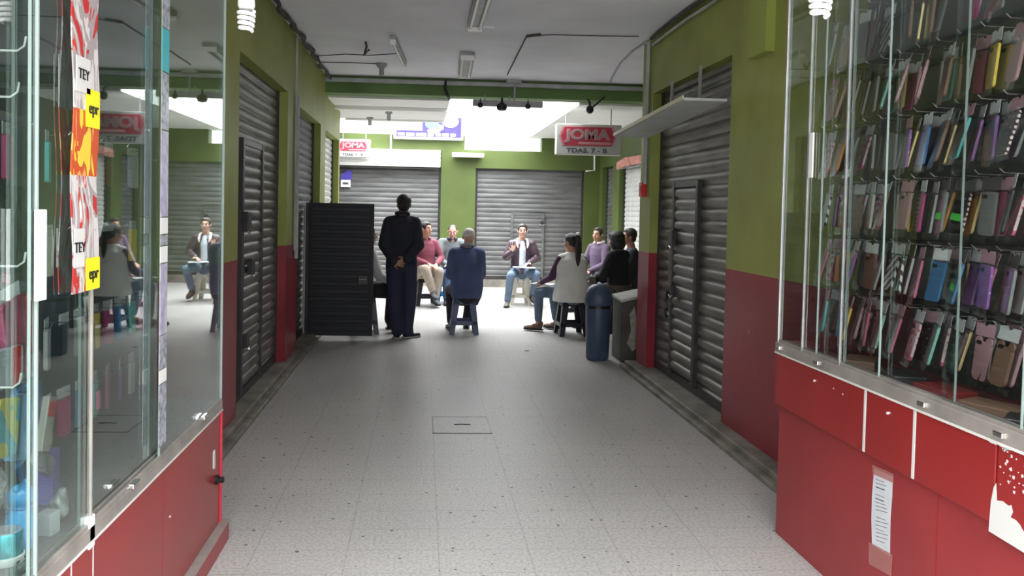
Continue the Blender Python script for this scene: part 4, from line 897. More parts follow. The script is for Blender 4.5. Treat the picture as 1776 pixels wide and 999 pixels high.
# rows of dim packs on the back panel of the left case
hk = []
cols = ['clear grey', 'pink', 'white', 'blue', 'brown', 'yellow', 'purple', 'black', 'turquoise', 'clear grey', 'magenta', 'white']
for r_, z in enumerate((1.75, 1.45, 1.15, 0.90)):
    for i in range(12):
        if r_ < 2 and i % 2: continue
        y = 2.12+i*0.125; cn = cols[(i*5+r_*3) % 12]
        t2 = thing('accessory_pack', f'{cn} packet in back of left showcase, {["top","second","third","lowest"][r_]} row, {ordn[11-i].replace("from the end","from far end")}'.replace(', end', ', far end'), 'packet', (-1.20, y, z), R(random.uniform(-8, 20)), f'packets on the {["top","second","third","lowest"][r_]} row of the left showcase')
        MB().prism(rrect(0.07, 0.13, 0.01), 0.012, Matrix(((0, 0, 1, 0), (1, 0, 0, 0), (0, 1, 0, -0.08), (0, 0, 0, 1)))).build('packet', CASE[cn], t2)
        MB().box(0.002, 0.005, -0.042, 0.042, -0.016, 0.02).build('header_card', CARDS['grey'], t2)
        MB().tube([(-0.03, 0, 0.005), (0.07, 0, 0.008), (0.08, 0, 0.02)], 0.002, 6).build('hook', M['chrome'], cl).location = (t2.location.x-LX, y-LE, z)
for (x, y) in ((30, 88), (18, 168), (30, 462), (22, 672)):
    q = at(x, y, -0.98); MB().tube([(-0.24, 0, 0), (0.0, 0, 0.0), (0.016, 0, 0.012), (0.02, 0, 0.035)], 0.0028, 6).build('hook', M['whitepl'], cl, smooth=True).location = (q.x-LX, q.y-LE, q.z)

# ------------------------------------------------------------------ plastic stools
def stool(label, x, y, rz, m, solid=False, h=0.45, top=0.27, foot=0.36, seatm=None):
    t = thing('plastic_stool', label, 'stool', (x, y, 0), R(rz))
    hs, ft = top/2, foot/2
    b = MB(); b.prism(rrect(top, top, 0.035, 5), 0.022, Matrix.Translation((0, 0, h-0.022))); b.build('seat', seatm or m, t, bevel=0.006, smooth=True)
    def P(sx, sy, f): k = (ft*(1-f)+hs*f); return Vector((sx*k, sy*k, f*(h-0.02)))
    for sx in (-1, 1):
        for sy in (-1, 1):
            b = MB(); wt, wb = 0.080, 0.058
            for ax in (0, 1):
                n = 8; o_, i_ = [], []
                p0, p1 = P(sx, sy, 0), P(sx, sy, 1); dv = Vector((-sx, 0, 0)) if ax == 0 else Vector((0, -sy, 0)); nv = Vector((0, -sy, 0)) if ax == 0 else Vector((-sx, 0, 0))
                a0, a1 = p0+dv*wb, p1+dv*(wt if not solid else wt*1.3)
                vs = [p0, a0, a1, p1]; vs += [v+nv*0.008 for v in vs]
                b.add(vs, [(0,1,2,3),(7,6,5,4),(0,4,5,1),(1,5,6,2),(2,6,7,3),(3,7,4,0)])
            b.build('leg', m, t)
    for k in range(4):
        f0, f1 = 0.27, 0.38
        for (fa, fb, pn) in ((f0, f1, 'side_rail'), (0.86, 1.0, 'apron')):
            b = MB(); b.M = Matrix.Rotation(R(90*k), 4, 'Z')
            ka, kb = ft*(1-fa)+hs*fa, ft*(1-fb)+hs*fb; za, zb = fa*(h-0.02), fb*(h-0.02)
            b.add([(-ka, -ka, za), (ka, -ka, za), (kb, -kb, zb), (-kb, -kb, zb), (-ka, -ka+0.008, za), (ka, -ka+0.008, za), (kb, -kb+0.008, zb), (-kb, -kb+0.008, zb)], [(0,1,2,3),(7,6,5,4),(0,4,5,1),(1,5,6,2),(2,6,7,3),(3,7,4,0)])
            b.build(pn, m, t)
        if solid:
            ka, kb = ft*0.62+hs*0.38, hs; za, zb = 0.38*(h-0.02), h-0.02
            for s_ in (-1, 1):
                b = MB(); b.M = Matrix.Rotation(R(90*k), 4, 'Z')
                b.add([(s_*x_, -y_-d_, z_) for d_ in (0.001, -0.006) for x_, y_, z_ in ((ka, ka, za), (ka*0.45, ka, za), (kb*0.45, kb, zb), (kb, kb, zb))], [(0,1,2,3),(7,6,5,4),(0,4,5,1),(1,5,6,2),(2,6,7,3),(3,7,4,0)]); b.build('side_panel', m, t)
    return t
SB = {'navy': mat('dark_blue_plastic', (0.035, 0.06, 0.15), 0.4), 'white': mat('cream_white_plastic', (0.78, 0.74, 0.64), 0.4), 'blue': mat('bright_blue_plastic', (0.03, 0.28, 0.72), 0.35), 'black': mat('black_blue_plastic', (0.02, 0.022, 0.032), 0.4), 'grey': M['greypl']}

# ------------------------------------------------------------------ people
SKIN = mat('skin_warm', (0.50, 0.25, 0.17), 0.5, var=0.1, vscale=14); SKIN2 = mat('skin_fair', (0.62, 0.36, 0.28), 0.5, var=0.1, vscale=14); SKIN3 = mat('skin_brown', (0.34, 0.17, 0.11), 0.5, var=0.1, vscale=14)
HAIR = mat('black_hair', (0.012, 0.010, 0.009), 0.4, bump=0.5, bscale=90, stretch=(3, 3, 0.6)); GREYHAIR = mat('cropped_grey_hair', (0.66, 0.63, 0.58), 0.7, var=0.25, vscale=30, bump=0.3, bscale=120); DKH = mat('dark_brown_hair', (0.03, 0.02, 0.015), 0.45, bump=0.5, bscale=90)
LIP = mat('lips', (0.40, 0.13, 0.11), 0.5); EYEW = mat('eye_white', (0.7, 0.68, 0.66), 0.3); EYED = mat('dark_iris', (0.02, 0.012, 0.01), 0.25)
def cloth(name, c, var=0.2, b=0.5, rough=0.85): return mat(name, c, rough, var=var, vscale=5, bump=b, bscale=7)
def fingers_hand(b, wr, d, n, thumb, curl=0.5, s=1.0, spread=0.0):
    wr, d, n = Vector(wr), Vector(d).normalized(), Vector(n); n = (n-d*n.dot(d)).normalized(); sd = n.cross(d).normalized()*thumb
    mm = Matrix((( sd.x, d.x, n.x, 0), (sd.y, d.y, n.y, 0), (sd.z, d.z, n.z, 0), (0, 0, 0, 1)))
    b.ellM(Matrix.Translation(wr+d*0.045*s) @ mm, (0.040*s, 0.052*s, 0.016*s), 14)
    b.cap(wr-d*0.02, wr+d*0.02, 0.024*s, 0.026*s, 10)
    for off, ln, r in ((0.030, 0.066, 0.0088), (0.010, 0.075, 0.0090), (-0.010, 0.070, 0.0086), (-0.029, 0.055, 0.0078)):
        p = wr+d*0.082*s+sd*off*s; dd = (d+sd*off*spread*12).normalized(); pts = [p-dd*0.01]; ang = 0
        for k, fr in enumerate((0.42, 0.32, 0.26)):
            ang += curl*(0.5+0.35*k); v = dd*math.cos(ang)+n*math.sin(ang); p = p+v*ln*fr*s; pts.append(p)
        b.chain(pts, [r*s, r*s, r*s*0.93, r*s*0.85], 8)
    p = wr+d*0.025*s+sd*0.028*s; q = p+(sd*0.75+d*0.6+n*0.25).normalized()*0.038*s; q2 = q+(sd*0.3+d*0.9+n*0.3*curl).normalized()*0.030*s
    b.chain([p, q, q2], [0.0125*s, 0.0105*s, 0.009*s], 8)
def headM(P): return Matrix.Translation(P['head']) @ Matrix.Rotation(R(P.get('hyaw', 0)), 4, 'Z') @ Matrix.Rotation(R(P.get('hpitch', 0)), 4, 'X') @ Matrix.Rotation(R(P.get('hroll', 0)), 4, 'Y')
def person(label, loc, rz, P, skin, hairm, garments, hair='short', face=True, shoes=M['black'], sole=None, sc_=1.0):
    t = thing('person', label, 'person', loc, R(rz)); t.scale = (sc_,)*3
    H = headM(P)
    b = MB(); b.M = H
    b.ell((0, -0.012, 0.026), (0.073, 0.092, 0.086)).ell((0, 0.024, -0.040), (0.055, 0.060, 0.062)).ell((0, 0.060, -0.086), (0.024, 0.020, 0.018))
    b.cap((-0.03, 0.072, 0.026), (0.03, 0.072, 0.026), 0.013, 0.013, 8)
    b.cap((0, 0.080, 0.018), (0, 0.101, -0.020), 0.008, 0.0135, 8); b.ell((0.011, 0.094, -0.024), (0.007,)*3, n=8).ell((-0.011, 0.094, -0.024), (0.007,)*3, n=8)
    b.ell((0.034, 0.056, -0.018), (0.026, 0.024, 0.024)).ell((-0.034, 0.056, -0.018), (0.026, 0.024, 0.024)).ell((0, 0.078, -0.052), (0.022, 0.012, 0.012))
    for s_ in (-1, 1): b.ell((s_*0.076, -0.008, -0.004), (0.010, 0.020, 0.032), rz=s_*-0.35)
    b.M = Matrix.Identity(4)
    nb, hd = Vector(P['neckbase']), Vector(P['head'])
    b.cap(nb+Vector((0, 0, -0.03)), hd+(H.to_3x3() @ Vector((0, -0.02, -0.04))), 0.060, 0.055)
    # trunk under the clothes
    for i in range(len(P['spine'])-1): pass
    b.loft([(c, rx*0.82, ry*0.82, yw) for c, rx, ry, yw in P['spine']])
    for s_ in (0, 1):
        sh, el, wr = (Vector(P[k][s_]) for k in ('sh', 'el', 'wr'))
        b.chain([nb+(sh-nb)*0.3-Vector((0, 0, 0.03)), sh, el, wr], [0.05, 0.052, 0.040, 0.026])
        dv, nv, cu = P['hand'][s_][:3]; sp = P['hand'][s_][3] if len(P['hand'][s_]) > 3 else 0
        fingers_hand(b, wr, dv, nv, -1 if s_ == 0 else 1, cu, spread=sp)
        hp, kn, an = (Vector(P[k][s_]) for k in ('hip', 'kn', 'an'))
        b.chain([hp, kn, an], [0.075, 0.050, 0.034])
    body = b.remesh('body', skin, t, 0.0075, 3)
    if face:
        for s_ in (-1, 1):
            e = MB(); e.M = H; e.ell((s_*0.029, 0.0765, 0.008), (0.0135, 0.008, 0.0075), n=12); eb = e.build('eye', EYEW, t, smooth='all')
            e = MB(); e.M = H; e.ell((s_*0.029, 0.083, 0.008), (0.006, 0.0035, 0.006), n=10); e.build('iris', EYED, eb, smooth='all')
            e = MB(); e.M = H; e.tube([(s_*0.014, 0.086, 0.030), (s_*0.030, 0.085, 0.036), (s_*0.046, 0.074, 0.031)], [0.003, 0.004, 0.002], 6); e.build('eyebrow', hairm, t, smooth='all')
        e = MB(); e.M = H; e.tube([(-0.022, 0.084, -0.052), (0, 0.092, -0.050), (0.022, 0.084, -0.052)], [0.003, 0.0055, 0.003], 8); e.build('lips', LIP, t, smooth='all')
    hb = MB(); hb.M = H
    if hair == 'cropped': hb.ell((0, -0.020, 0.034), (0.0775, 0.0875, 0.083))
    else: hb.ell((0, -0.022, 0.036), (0.084, 0.094, 0.090)).ell((0, 0.03, 0.085), (0.05, 0.04, 0.026)).ell((0, -0.06, -0.02), (0.062, 0.042, 0.05))
    if hair == 'cap': hb.ell((0, -0.03, 0.045), (0.09, 0.095, 0.088)).ell((0, -0.05, -0.01), (0.078, 0.06, 0.07))
    if hair in ('ponytail',):
        hb.ell((0, -0.04, 0.03), (0.085, 0.09, 0.09)); hb.ell((0, -0.115, 0.075), (0.038, 0.035, 0.035))
        hb.M = Matrix.Identity(4); o_ = H @ Vector((0, -0.12, 0.07)); hb.chain([o_, o_+Vector((-0.01, -0.03, -0.08)), o_+Vector((-0.025, -0.06, -0.19)), o_+Vector((-0.035, -0.07, -0.30)), o_+Vector((-0.045, -0.07, -0.40))], [0.032, 0.040, 0.040, 0.030, 0.012])
    if hair == 'bob':
        hb.ell((0, -0.02, 0.03), (0.098, 0.105, 0.10)).ell((0, -0.05, -0.045), (0.098, 0.075, 0.09)).ell((0.06, 0.01, -0.05), (0.035, 0.05, 0.075)).ell((-0.06, 0.01, -0.05), (0.035, 0.05, 0.075)).ell((0, 0.045, 0.075), (0.07, 0.045, 0.035))
    hb.remesh('hair', hairm, t, 0.006, 2)
    for g in garments: g(t, P, H)
    for s_ in (0, 1):
        an, toe = Vector(P['an'][s_]), Vector(P['toe'][s_]).normalized()
        up = Vector((0, 0, 1)); sdv = toe.cross(up).normalized(); dn = sdv.cross(toe).normalized(); dn = -dn if dn.z > 0 else dn
        mmx = Matrix(((sdv.x, toe.x, -dn.x, an.x), (sdv.y, toe.y, -dn.y, an.y), (sdv.z, toe.z, -dn.z, an.z), (0, 0, 0, 1)))
        b = MB(); b.M = mmx
        b.cap((0, -0.025, 0.0), (0, -0.02, -0.045), 0.042, 0.036).ell((0, 0.02, -0.035), (0.040, 0.075, 0.038)).ell((0, 0.10, -0.052), (0.045, 0.075, 0.026)).ell((0, 0.155, -0.056), (0.036, 0.04, 0.020))
        so = b.remesh('shoe', shoes, t, 0.007, 3)
        sb = MB(); sb.M = mmx; sb.prism([(0.034, -0.055), (0.040, 0.0), (0.046, 0.09), (0.042, 0.15), (0.02, 0.19), (-0.02, 0.19), (-0.042, 0.15), (-0.046, 0.09), (-0.040, 0.0), (-0.034, -0.055), (-0.015, -0.068), (0.015, -0.068)], 0.016, Matrix.Translation((0, 0, -0.085)))
        sb.build('sole', sole or M['black'], so)
    return t
def trousers(m, r=(0.095, 0.070, 0.056), low=0.03, name='trousers'):
    def f(t, P, H):
        b = MB()
        for s_ in (0, 1):
            hp, kn, an = (Vector(P[k][s_]) for k in ('hip', 'kn', 'an')); e = an+(kn-an).normalized()*low
            b.chain([hp, hp*0.5+kn*0.5, kn, kn*0.55+e*0.45, e], [r[0], (r[0]+r[1])/2, r[1], r[1]*0.92, r[2]])
        c, rx, ry, yw = P['spine'][0]; c = Vector(c)
        b.loft([(c+Vector((0, 0, -0.09)), rx*0.8, ry*0.8, yw), (c, rx*1.02, ry*1.05, yw), (c+Vector((0, 0, 0.12)), rx*0.98, ry*0.98, yw)])
        b.remesh(name, m, t, 0.010, 3)
    return f
def jacket(m, sleeve=(0.070, 0.062, 0.045), grow=1.0, hem=0.0, name='jacket', sleeves=True, sleeve_end=0.0, collar=None, lower=None):
    def f(t, P, H):
        b = MB(); sp = P['spine']; c0 = Vector(sp[0][0]); secs = []
        if lower: secs += lower
        secs += [((c[0], c[1], c[2]+(hem if i == 0 else 0)), rx*grow, ry*grow, yw) for i, (c, rx, ry, yw) in enumerate(sp)]
        b.loft(secs)
        nb = Vector(P['neckbase'])
        for s_ in (0, 1):
            sh, el, wr = (Vector(P[k][s_]) for k in ('sh', 'el', 'wr'))
            b.cap(nb+(sh-nb)*0.35+Vector((0, 0, -0.025)), sh, 0.062*grow, sleeve[0], 12)
            if sleeves:
                e = wr-(wr-el).normalized()*sleeve_end; b.chain([sh, sh*0.5+el*0.5, el, e], [sleeve[0], sleeve[0]*0.98, sleeve[1], sleeve[2]])
        o = b.remesh(name, m, t, 0.010, 3)
        if collar:
            cb = MB(); hd = Vector(P['head']); ax = (hd-nb); yw = sp[-1][3]
            pts = [nb+Vector((0.072*math.cos(a)*math.cos(yw)-0.075*math.sin(a)*math.sin(yw), 0.072*math.cos(a)*math.sin(yw)+0.075*math.sin(a)*math.cos(yw), 0.01+0.012*(1-math.sin(a)))) for a in [R(110+i*20) for i in range(17)]]
            cb.tube(pts, 0.022, 8); cb.remesh('collar', collar, o, 0.008, 2)
        return o
    return f
def seated(**kw):
    P = dict(spine=[((0, 0, 0.50), 0.175, 0.145, 0), ((0, 0, 0.62), 0.165, 0.135, 0), ((0, 0.005, 0.74), 0.165, 0.125, 0), ((0, 0.015, 0.88), 0.170, 0.120, 0), ((0, 0.02, 0.98), 0.150, 0.10, 0), ((0, 0.02, 1.03), 0.10, 0.075, 0), ((0, 0.02, 1.055), 0.065, 0.06, 0)],
             neckbase=(0, 0.02, 1.05), head=(0, 0.05, 1.185), sh=[(-0.160, 0.02, 0.985), (0.160, 0.02, 0.985)], el=[(-0.215, 0.10, 0.74), (0.215, 0.10, 0.74)], wr=[(-0.12, 0.32, 0.64), (0.12, 0.32, 0.64)],
             hip=[(-0.09, 0.03, 0.54), (0.09, 0.03, 0.54)], kn=[(-0.14, 0.43, 0.50), (0.14, 0.43, 0.50)], an=[(-0.14, 0.40, 0.09), (0.14, 0.40, 0.09)], toe=[(-0.15, 1, 0), (0.15, 1, 0)],
             hand=[((0.2, 1, -0.3), (0, 0, -1), 0.4), ((-0.2, 1, -0.3), (0, 0, -1), 0.4)])
    P.update(kw); return P
# 1 standing man, back to the camera
P = dict(spine=[((0, 0, 0.88), 0.175, 0.125, 0), ((0, 0, 1.0), 0.165, 0.12, 0), ((0, -0.01, 1.15), 0.165, 0.125, 0), ((0, -0.015, 1.30), 0.175, 0.13, 0), ((0, -0.01, 1.38), 0.165, 0.115, 0), ((0, 0, 1.44), 0.10, 0.08, 0), ((0, 0.005, 1.455), 0.068, 0.065, 0)],
         neckbase=(0, 0.005, 1.45), head=(0.015, 0.03, 1.575), hpitch=-4, sh=[(-0.150, -0.01, 1.365), (0.150, -0.01, 1.365)], el=[(-0.200, -0.09, 1.11), (0.200, -0.09, 1.11)], wr=[(-0.075, -0.215, 0.925), (0.075, -0.21, 0.95)],
         hip=[(-0.085, 0, 0.86), (0.085, 0, 0.86)], kn=[(-0.075, 0.02, 0.47), (0.10, 0.01, 0.47)], an=[(-0.035, -0.02, 0.09), (0.075, 0.03, 0.09)], toe=[(-0.1, 1, 0), (0.75, 0.6, 0)],
         hand=[((1, -0.15, -0.35), (0, -0.9, 0.2), 0.5), ((-1, -0.15, -0.55), (0, 1, 0.2), 0.6)])
NAVY = cloth('navy_black_jacket', (0.016, 0.018, 0.030)); BLUET = cloth('dark_blue_trousers', (0.020, 0.024, 0.055))
p = PZ(697, 587, 0)
person('standing person seen from behind, hands clasped behind navy black jacket, dark blue trousers', (p.x-0.02, p.y, 0), -3, P, SKIN3, HAIR, [trousers(BLUET, (0.105, 0.088, 0.070), 0.0), jacket(NAVY, (0.078, 0.072, 0.052), 1.08, collar=NAVY)], 'cap', face=False, shoes=M['black'], sole=M['greypl'])
# 5 seated man with cropped grey hair, back to the camera
P = seated(spine=[((0, 0.0, 0.44), 0.18, 0.165, 0), ((0, 0, 0.58), 0.20, 0.165, 0), ((0, 0.01, 0.72), 0.195, 0.15, 0), ((0, 0.03, 0.87), 0.185, 0.14, 0), ((0, 0.05, 0.98), 0.155, 0.115, 0), ((0, 0.065, 1.05), 0.10, 0.085, 0), ((0, 0.07, 1.06), 0.07, 0.065, 0)],
           neckbase=(0, 0.07, 1.065), head=(0.025, 0.10, 1.19), hpitch=-10, sh=[(-0.155, 0.045, 0.985), (0.155, 0.045, 0.985)], el=[(-0.185, 0.13, 0.72), (0.185, 0.13, 0.72)], wr=[(-0.13, 0.36, 0.66), (0.13, 0.36, 0.66)],
           kn=[(-0.16, 0.40, 0.50), (0.12, 0.42, 0.50)], an=[(-0.16, 0.22, 0.09), (0.05, 0.36, 0.09)])
BLJ = cloth('slate_blue_jacket', (0.075, 0.10, 0.22)); 
sx5 = PZ(805, 581, 0)
stool('dark blue plastic stool under the grey haired man in a blue jacket', sx5.x, sx5.y+0.18, 0, SB['navy'])
person('seated person with cropped grey hair and slate blue jacket, seen from behind', (sx5.x+0.03, sx5.y+0.18, 0), 4, P, SKIN2, GREYHAIR, [trousers(cloth('black_trousers', (0.02, 0.02, 0.028)), (0.09, 0.07, 0.058)), jacket(BLJ, (0.082, 0.076, 0.055), 1.05, collar=cloth('blue_collar', (0.28, 0.30, 0.40)))], 'cropped', face=False)
# 6 man in leather jacket facing the camera
P = seated(sh=[(-0.165, 0.02, 0.985), (0.165, 0.02, 0.985)], el=[(-0.25, 0.07, 0.76), (0.26, 0.06, 0.77)], wr=[(-0.10, 0.27, 0.70), (0.17, 0.20, 0.86)], hand=[((0.7, 0.7, -0.2), (0, 0.2, -1), 0.35), ((-0.1, 0.05, 1), (0, 1, 0.1), 0.12, 1.0)],
           kn=[(-0.20, 0.40, 0.52), (0.22, 0.42, 0.50)], an=[(-0.17, 0.18, 0.20), (0.26, 0.40, 0.09)], toe=[(-0.2, 1, -0.45), (0.25, 1, 0)], hyaw=-4, head=(0.0, 0.05, 1.20))
LEA = mat('brown_leather_jacket', (0.065, 0.040, 0.055), 0.38, var=0.4, vscale=6, bump=0.5, bscale=10); SHIRT = cloth('pale_blue_shirt', (0.55, 0.60, 0.68), 0.08, 0.3); JEAN = cloth('blue_jeans', (0.12, 0.175, 0.25), 0.3); FLEECE = cloth('cream_fleece', (0.80, 0.76, 0.68), 0.1)
q6 = PZ(905, 532, 0); y6 = q6.y+0.35
def open_front(t, P, H):
    o = jacket(LEA, (0.072, 0.066, 0.048), 1.06, name='leather_jacket')(t, P, H)
    b = MB(); b.loft([((0, 0.055, 0.60), 0.085, 0.105, 0), ((0, 0.06, 0.75), 0.075, 0.10, 0), ((0, 0.065, 0.90), 0.080, 0.095, 0), ((0, 0.06, 0.985), 0.062, 0.075, 0), ((0, 0.03, 1.05), 0.058, 0.058, 0)]); b.remesh('shirt', SHIRT, t, 0.009, 3)
    for s_ in (-1, 1):
        b = MB(); b.chain([(s_*0.045, -0.04, 1.075), (s_*0.078, 0.03, 1.06), (s_*0.088, 0.11, 0.99), (s_*0.075, 0.145, 0.93)], [0.018, 0.024, 0.022, 0.010], 8); b.remesh('fleece_collar', FLEECE, o, 0.008, 2)
stool('white plastic stool under the man in the leather jacket', q6.x-0.0, y6+0.02, 2, SB['white'], True)
person('seated person facing us in brown leather jacket and jeans, one palm raised', (q6.x+0.02, y6, 0), 180, P, SKIN2, DKH, [trousers(JEAN, (0.088, 0.066, 0.055), 0.02), open_front], 'short', shoes=cloth('brown_suede', (0.12, 0.10, 0.08)))
def sheets(label, loc, rz, tilt=0, n=3, sx=0.21, sy=0.29):
    t = thing('papers', label, 'papers', loc, R(rz)); t.rotation_euler.x = R(tilt)
    for i in range(n):
        o = MB().box(-sx/2, sx/2, -sy/2, sy/2, 0, 0.0015).build('sheet', M['paper'], t, loc=(0.012*i, 0.01*i, 0.004*i)); o.rotation_euler.z = R(6*i-5)
    return t
sheets('white sheets of paper on the lap of the man in the leather jacket', (q6.x+0.03, y6-0.34, 0.625), 75, 0, 3, 0.20, 0.34)
# 7 woman with ponytail
VEST = cloth('cream_white_vest', (0.74, 0.73, 0.70), 0.12, 0.45); PURP = cloth('dark_purple_sweater', (0.075, 0.025, 0.07))
P = seated(spine=[((0, 0, 0.48), 0.20, 0.18, 0), ((0, 0, 0.60), 0.185, 0.155, 0), ((0, 0.005, 0.74), 0.165, 0.13, 0), ((0, 0.015, 0.87), 0.175, 0.125, 0), ((0, 0.02, 0.95), 0.165, 0.11, 0), ((0, 0.02, 1.005), 0.10, 0.075, 0), ((0, 0.02, 1.03), 0.062, 0.058, 0)],
           neckbase=(0, 0.02, 1.02), head=(0, 0.05, 1.16), hpitch=-8, sh=[(-0.165, 0.02, 0.95), (0.165, 0.02, 0.95)], el=[(-0.225, 0.12, 0.72), (0.22, 0.12, 0.72)], wr=[(-0.24, 0.34, 0.64), (0.06, 0.36, 0.64)],
           kn=[(-0.26, 0.38, 0.50), (-0.02, 0.44, 0.50)], an=[(-0.27, 0.36, 0.10), (0.02, 0.40, 0.10)], toe=[(-0.75, 0.65, 0), (-0.5, 0.8, 0)], hyaw=25)
q7 = PZ(991, 584, 0); c7 = (q7.x+0.02, q7.y+0.17)
stool('black plastic stool under the woman with the ponytail', c7[0]+0.0, c7[1], 4, SB['black'])
def vest(t, P, H):
    jacket(PURP, (0.056, 0.048, 0.036), 0.9, name='sweater')(t, P, H)
    b = MB(); sp = P['spine']; b.loft([((0, -0.03, 0.43), 0.265, 0.22, 0)]+[(c, rx*1.24, ry*1.22, yw) for c, rx, ry, yw in sp[:-1]]+[((0, 0.02, 1.045), 0.075, 0.072, 0)])
    nb = Vector(P['neckbase'])
    for s_ in (0, 1): sh = Vector(P['sh'][s_]); b.cap(nb+(sh-nb)*0.3+Vector((0, 0, -0.02)), nb+(sh-nb)*0.85, 0.062, 0.064, 12)
    b.remesh('vest', VEST, t, 0.010, 3)
    b = MB(); b.M = H; b.ell((0, -0.125, 0.095), (0.036, 0.030, 0.028)); b.build('scrunchie', M['whitepl'], t, smooth=True)
t7 = person('seated woman with long black ponytail, white vest over purple sleeves and jeans, seen from behind', (c7[0], c7[1], 0), 20, P, SKIN, HAIR, [trousers(JEAN, (0.092, 0.066, 0.050), 0.06), vest], 'ponytail', face=False, shoes=cloth('brown_boots', (0.16, 0.10, 0.075)), sc_=0.99)
t7['label'] = 'seated person with long black ponytail and white vest over purple sleeves'
a_ = R(42); sheets('white papers on the knee of the seated woman with the ponytail', (c7[0]-0.30, c7[1]+0.30, 0.60), 60, 0, 2)
# 3 man in maroon shirt
MAR = cloth('maroon_shirt', (0.20, 0.045, 0.07)); KHA = cloth('khaki_trousers', (0.36, 0.30, 0.25)); 
P = seated(kn=[(-0.06, 0.42, 0.56), (0.17, 0.40, 0.60)], an=[(-0.06, 0.30, 0.14), (0.02, 0.36, 0.26)], toe=[(0.1, 1, -0.1), (0.1, 1, -0.2)], wr=[(-0.06, 0.30, 0.66), (0.07, 0.30, 0.67)], el=[(-0.25, 0.09, 0.75), (0.25, 0.09, 0.75)], hand=[((0.7, 0.7, -0.3), (0.3, 0, -1), 0.6), ((-0.7, 0.7, -0.3), (-0.3, 0, -1), 0.6)], head=(0, 0.06, 1.21), hyaw=15)
q3 = PZ(738, 531, 0)
stool('white topped stool with dark legs under the man in the maroon shirt', q3.x, q3.y+0.16, 10, SB['black'], seatm=SB['white'])
person('seated person in maroon shirt and khaki trousers with hands clasped, beside the standing man', (q3.x-0.03, q3.y+0.16, 0), 205, P, SKIN, HAIR, [trousers(KHA, (0.10, 0.078, 0.06)), jacket(MAR, (0.068, 0.060, 0.042), 1.03, name='shirt', sleeve_end=0.04, collar=MAR)], 'short', shoes=cloth('grey_shoes', (0.12, 0.12, 0.13)))
# 4 man in grey jacket
GRJ = cloth('grey_jacket', (0.17, 0.19, 0.20)); 
q4 = PZ(768, 527, 0)
P = seated(head=(0, 0.10, 1.16), neckbase=(0, 0.06, 1.03), hpitch=-14, hyaw=-12, el=[(-0.25, 0.14, 0.72), (0.25, 0.14, 0.72)])
stool('bright blue plastic stool between the maroon shirt and the grey haired man', q4.x+0.02, q4.y+0.22, 15, SB['blue'])
person('seated person in grey jacket looking down, half hidden behind the slate blue jacket', (q4.x+0.13, q4.y+0.28, 0), 188, P, SKIN2, DKH, [trousers(cloth('blue_grey_trousers', (0.06, 0.10, 0.2)), (0.09, 0.07, 0.055)), jacket(GRJ, (0.075, 0.068, 0.048), 1.07, collar=cloth('dark_collar', (0.03, 0.03, 0.07)))], 'cropped', shoes=M['black'])
# 2 person half hidden behind the door
WSH = cloth('white_striped_shirt', (0.50, 0.50, 0.48), 0.25)
h2 = PY(648, 402, 9.85)
P = seated(wr=[(-0.14, 0.34, 0.60), (0.10, 0.38, 0.58)], el=[(-0.22, 0.10, 0.72), (0.23, 0.10, 0.72)])
stool('dark stool behind the open navy door under the half hidden sitter', h2.x-0.10, 9.85, 5, SB['black'])
person('seated person in pale shirt and black trousers, half hidden behind the navy door', (h2.x-0.10, 9.85, 0), -68, P, SKIN3, HAIR, [trousers(cloth('black_slacks', (0.012, 0.012, 0.015)), (0.11, 0.095, 0.085)), jacket(WSH, (0.068, 0.06, 0.05), 1.0, name='shirt', sleeve_end=0.14)], 'short')
# 8, 9, 10 on the right
def sit_at(hx, hy, Yd, rz, P): 
    h = PY(hx, hy, Yd); a_ = R(rz); o = Vector(P['head']); x = h.x-(o.x*math.cos(a_)-o.y*math.sin(a_)); y = h.y-(o.x*math.sin(a_)+o.y*math.cos(a_)); return (x, y, 0)
P = seated(hyaw=12); l8 = sit_at(1037, 412, 12.1, 122, P)
stool('grey plastic stool farthest back on the right, mostly hidden', l8[0], l8[1], 10, SB['grey'])
person('seated person in mauve top with short dark hair, farthest of the right group', l8, 122, P, SKIN, DKH, [trousers(cloth('dark_jeans', (0.04, 0.05, 0.09)), (0.09, 0.068, 0.055)), jacket(cloth('mauve_top', (0.13, 0.09, 0.15)), (0.066, 0.058, 0.045), 1.0, collar=M['whitepl'])], 'short')
P = seated(hyaw=6, hpitch=-6, head=(0, 0.06, 1.18)); l9 = sit_at(1068, 424, 10.15, 45, P)
stool('dark plastic stool hidden behind the bin under the person in black', l9[0], l9[1], 8, SB['black'])
BLK = cloth('black_cardigan', (0.013, 0.013, 0.018))
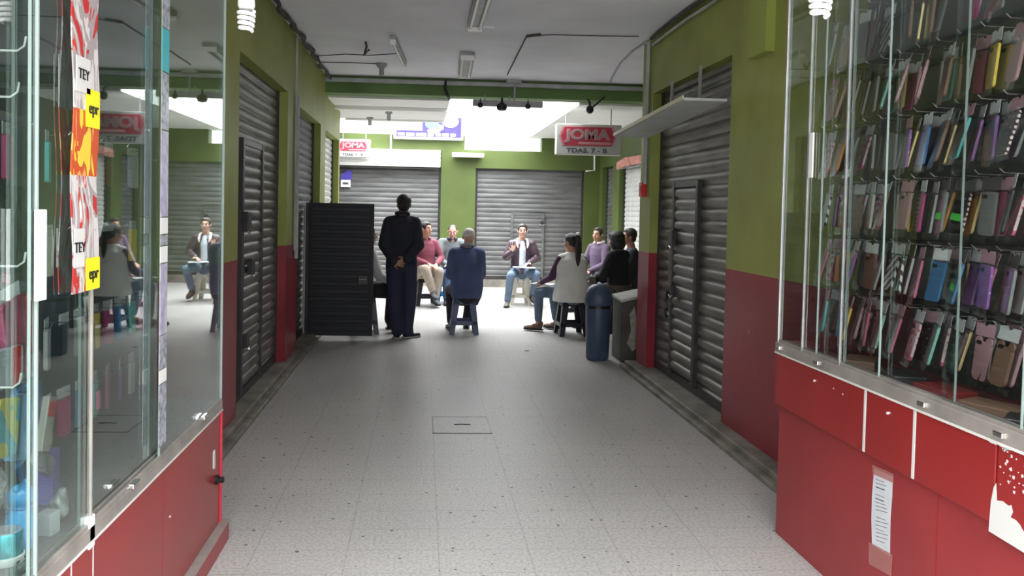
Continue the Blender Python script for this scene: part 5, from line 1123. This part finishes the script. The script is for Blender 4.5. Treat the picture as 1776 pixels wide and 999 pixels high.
def black_top(t, P, H):
    o = jacket(BLK, (0.070, 0.062, 0.048), 1.03, name='cardigan')(t, P, H)
    b = MB(); b.chain([(-0.09, 0.03, 1.04), (-0.13, 0.115, 0.93), (-0.11, 0.155, 0.80), (-0.09, 0.165, 0.70)], [0.018, 0.020, 0.018, 0.016], 8); b.remesh('white_lapel', cloth('white_blouse', (0.75, 0.74, 0.74), 0.05), o, 0.008, 2)
person('seated person with bushy black hair and black top facing left, behind the bin', l9, 45, P, SKIN, HAIR, [trousers(cloth('brown_skirt', (0.10, 0.08, 0.07)), (0.10, 0.08, 0.07)), black_top], 'bob', shoes=cloth('sandals', (0.10, 0.075, 0.06)))
P = seated(hyaw=18, head=(0, 0.07, 1.20)); l10 = sit_at(1090, 413, 10.85, 72, P)
stool('dark plastic stool hidden behind the concrete block by the right pillar', l10[0], l10[1], 5, SB['black'])
person('seated person in dark grey jacket facing left, partly cut off by the right pillar', l10, 78, P, SKIN, DKH, [trousers(cloth('faded_blue_jeans', (0.12, 0.16, 0.24)), (0.09, 0.07, 0.055)), jacket(cloth('charcoal_jacket', (0.03, 0.032, 0.042)), (0.075, 0.068, 0.05), 1.05)], 'cap')
# brown bag on the lap
a_ = R(62); q = Vector(l9)+Vector((-math.sin(a_)*0.30, math.cos(a_)*0.30, 0.60))
t = thing('handbag', 'taupe handbag on the lap of the person in black', 'bag', (q.x-0.06, q.y-0.10, 0.585), R(70))
b = MB().box(-0.10, 0.10, -0.045, 0.045, 0, 0.13); b.ell((0, 0, 0.12), (0.09, 0.045, 0.03)); b.remesh('bag_body', cloth('taupe_bag', (0.17, 0.14, 0.12)), t, 0.008, 4)
MB().tube([(-0.07, 0, 0.12), (-0.05, 0, 0.20), (0.05, 0, 0.20), (0.07, 0, 0.12)], 0.007, 8).build('strap', M['black'], t, smooth=True)
# litter speck on the bright floor
q = PZ(914, 609, 0); tag(MB().ell((0, 0, 0.004), (0.03, 0.008, 0.004), n=8).build('litter', M['concrete'], loc=(q.x, q.y, 0)), 'tiny dark scrap on the bright floor before the sitting group', 'litter')
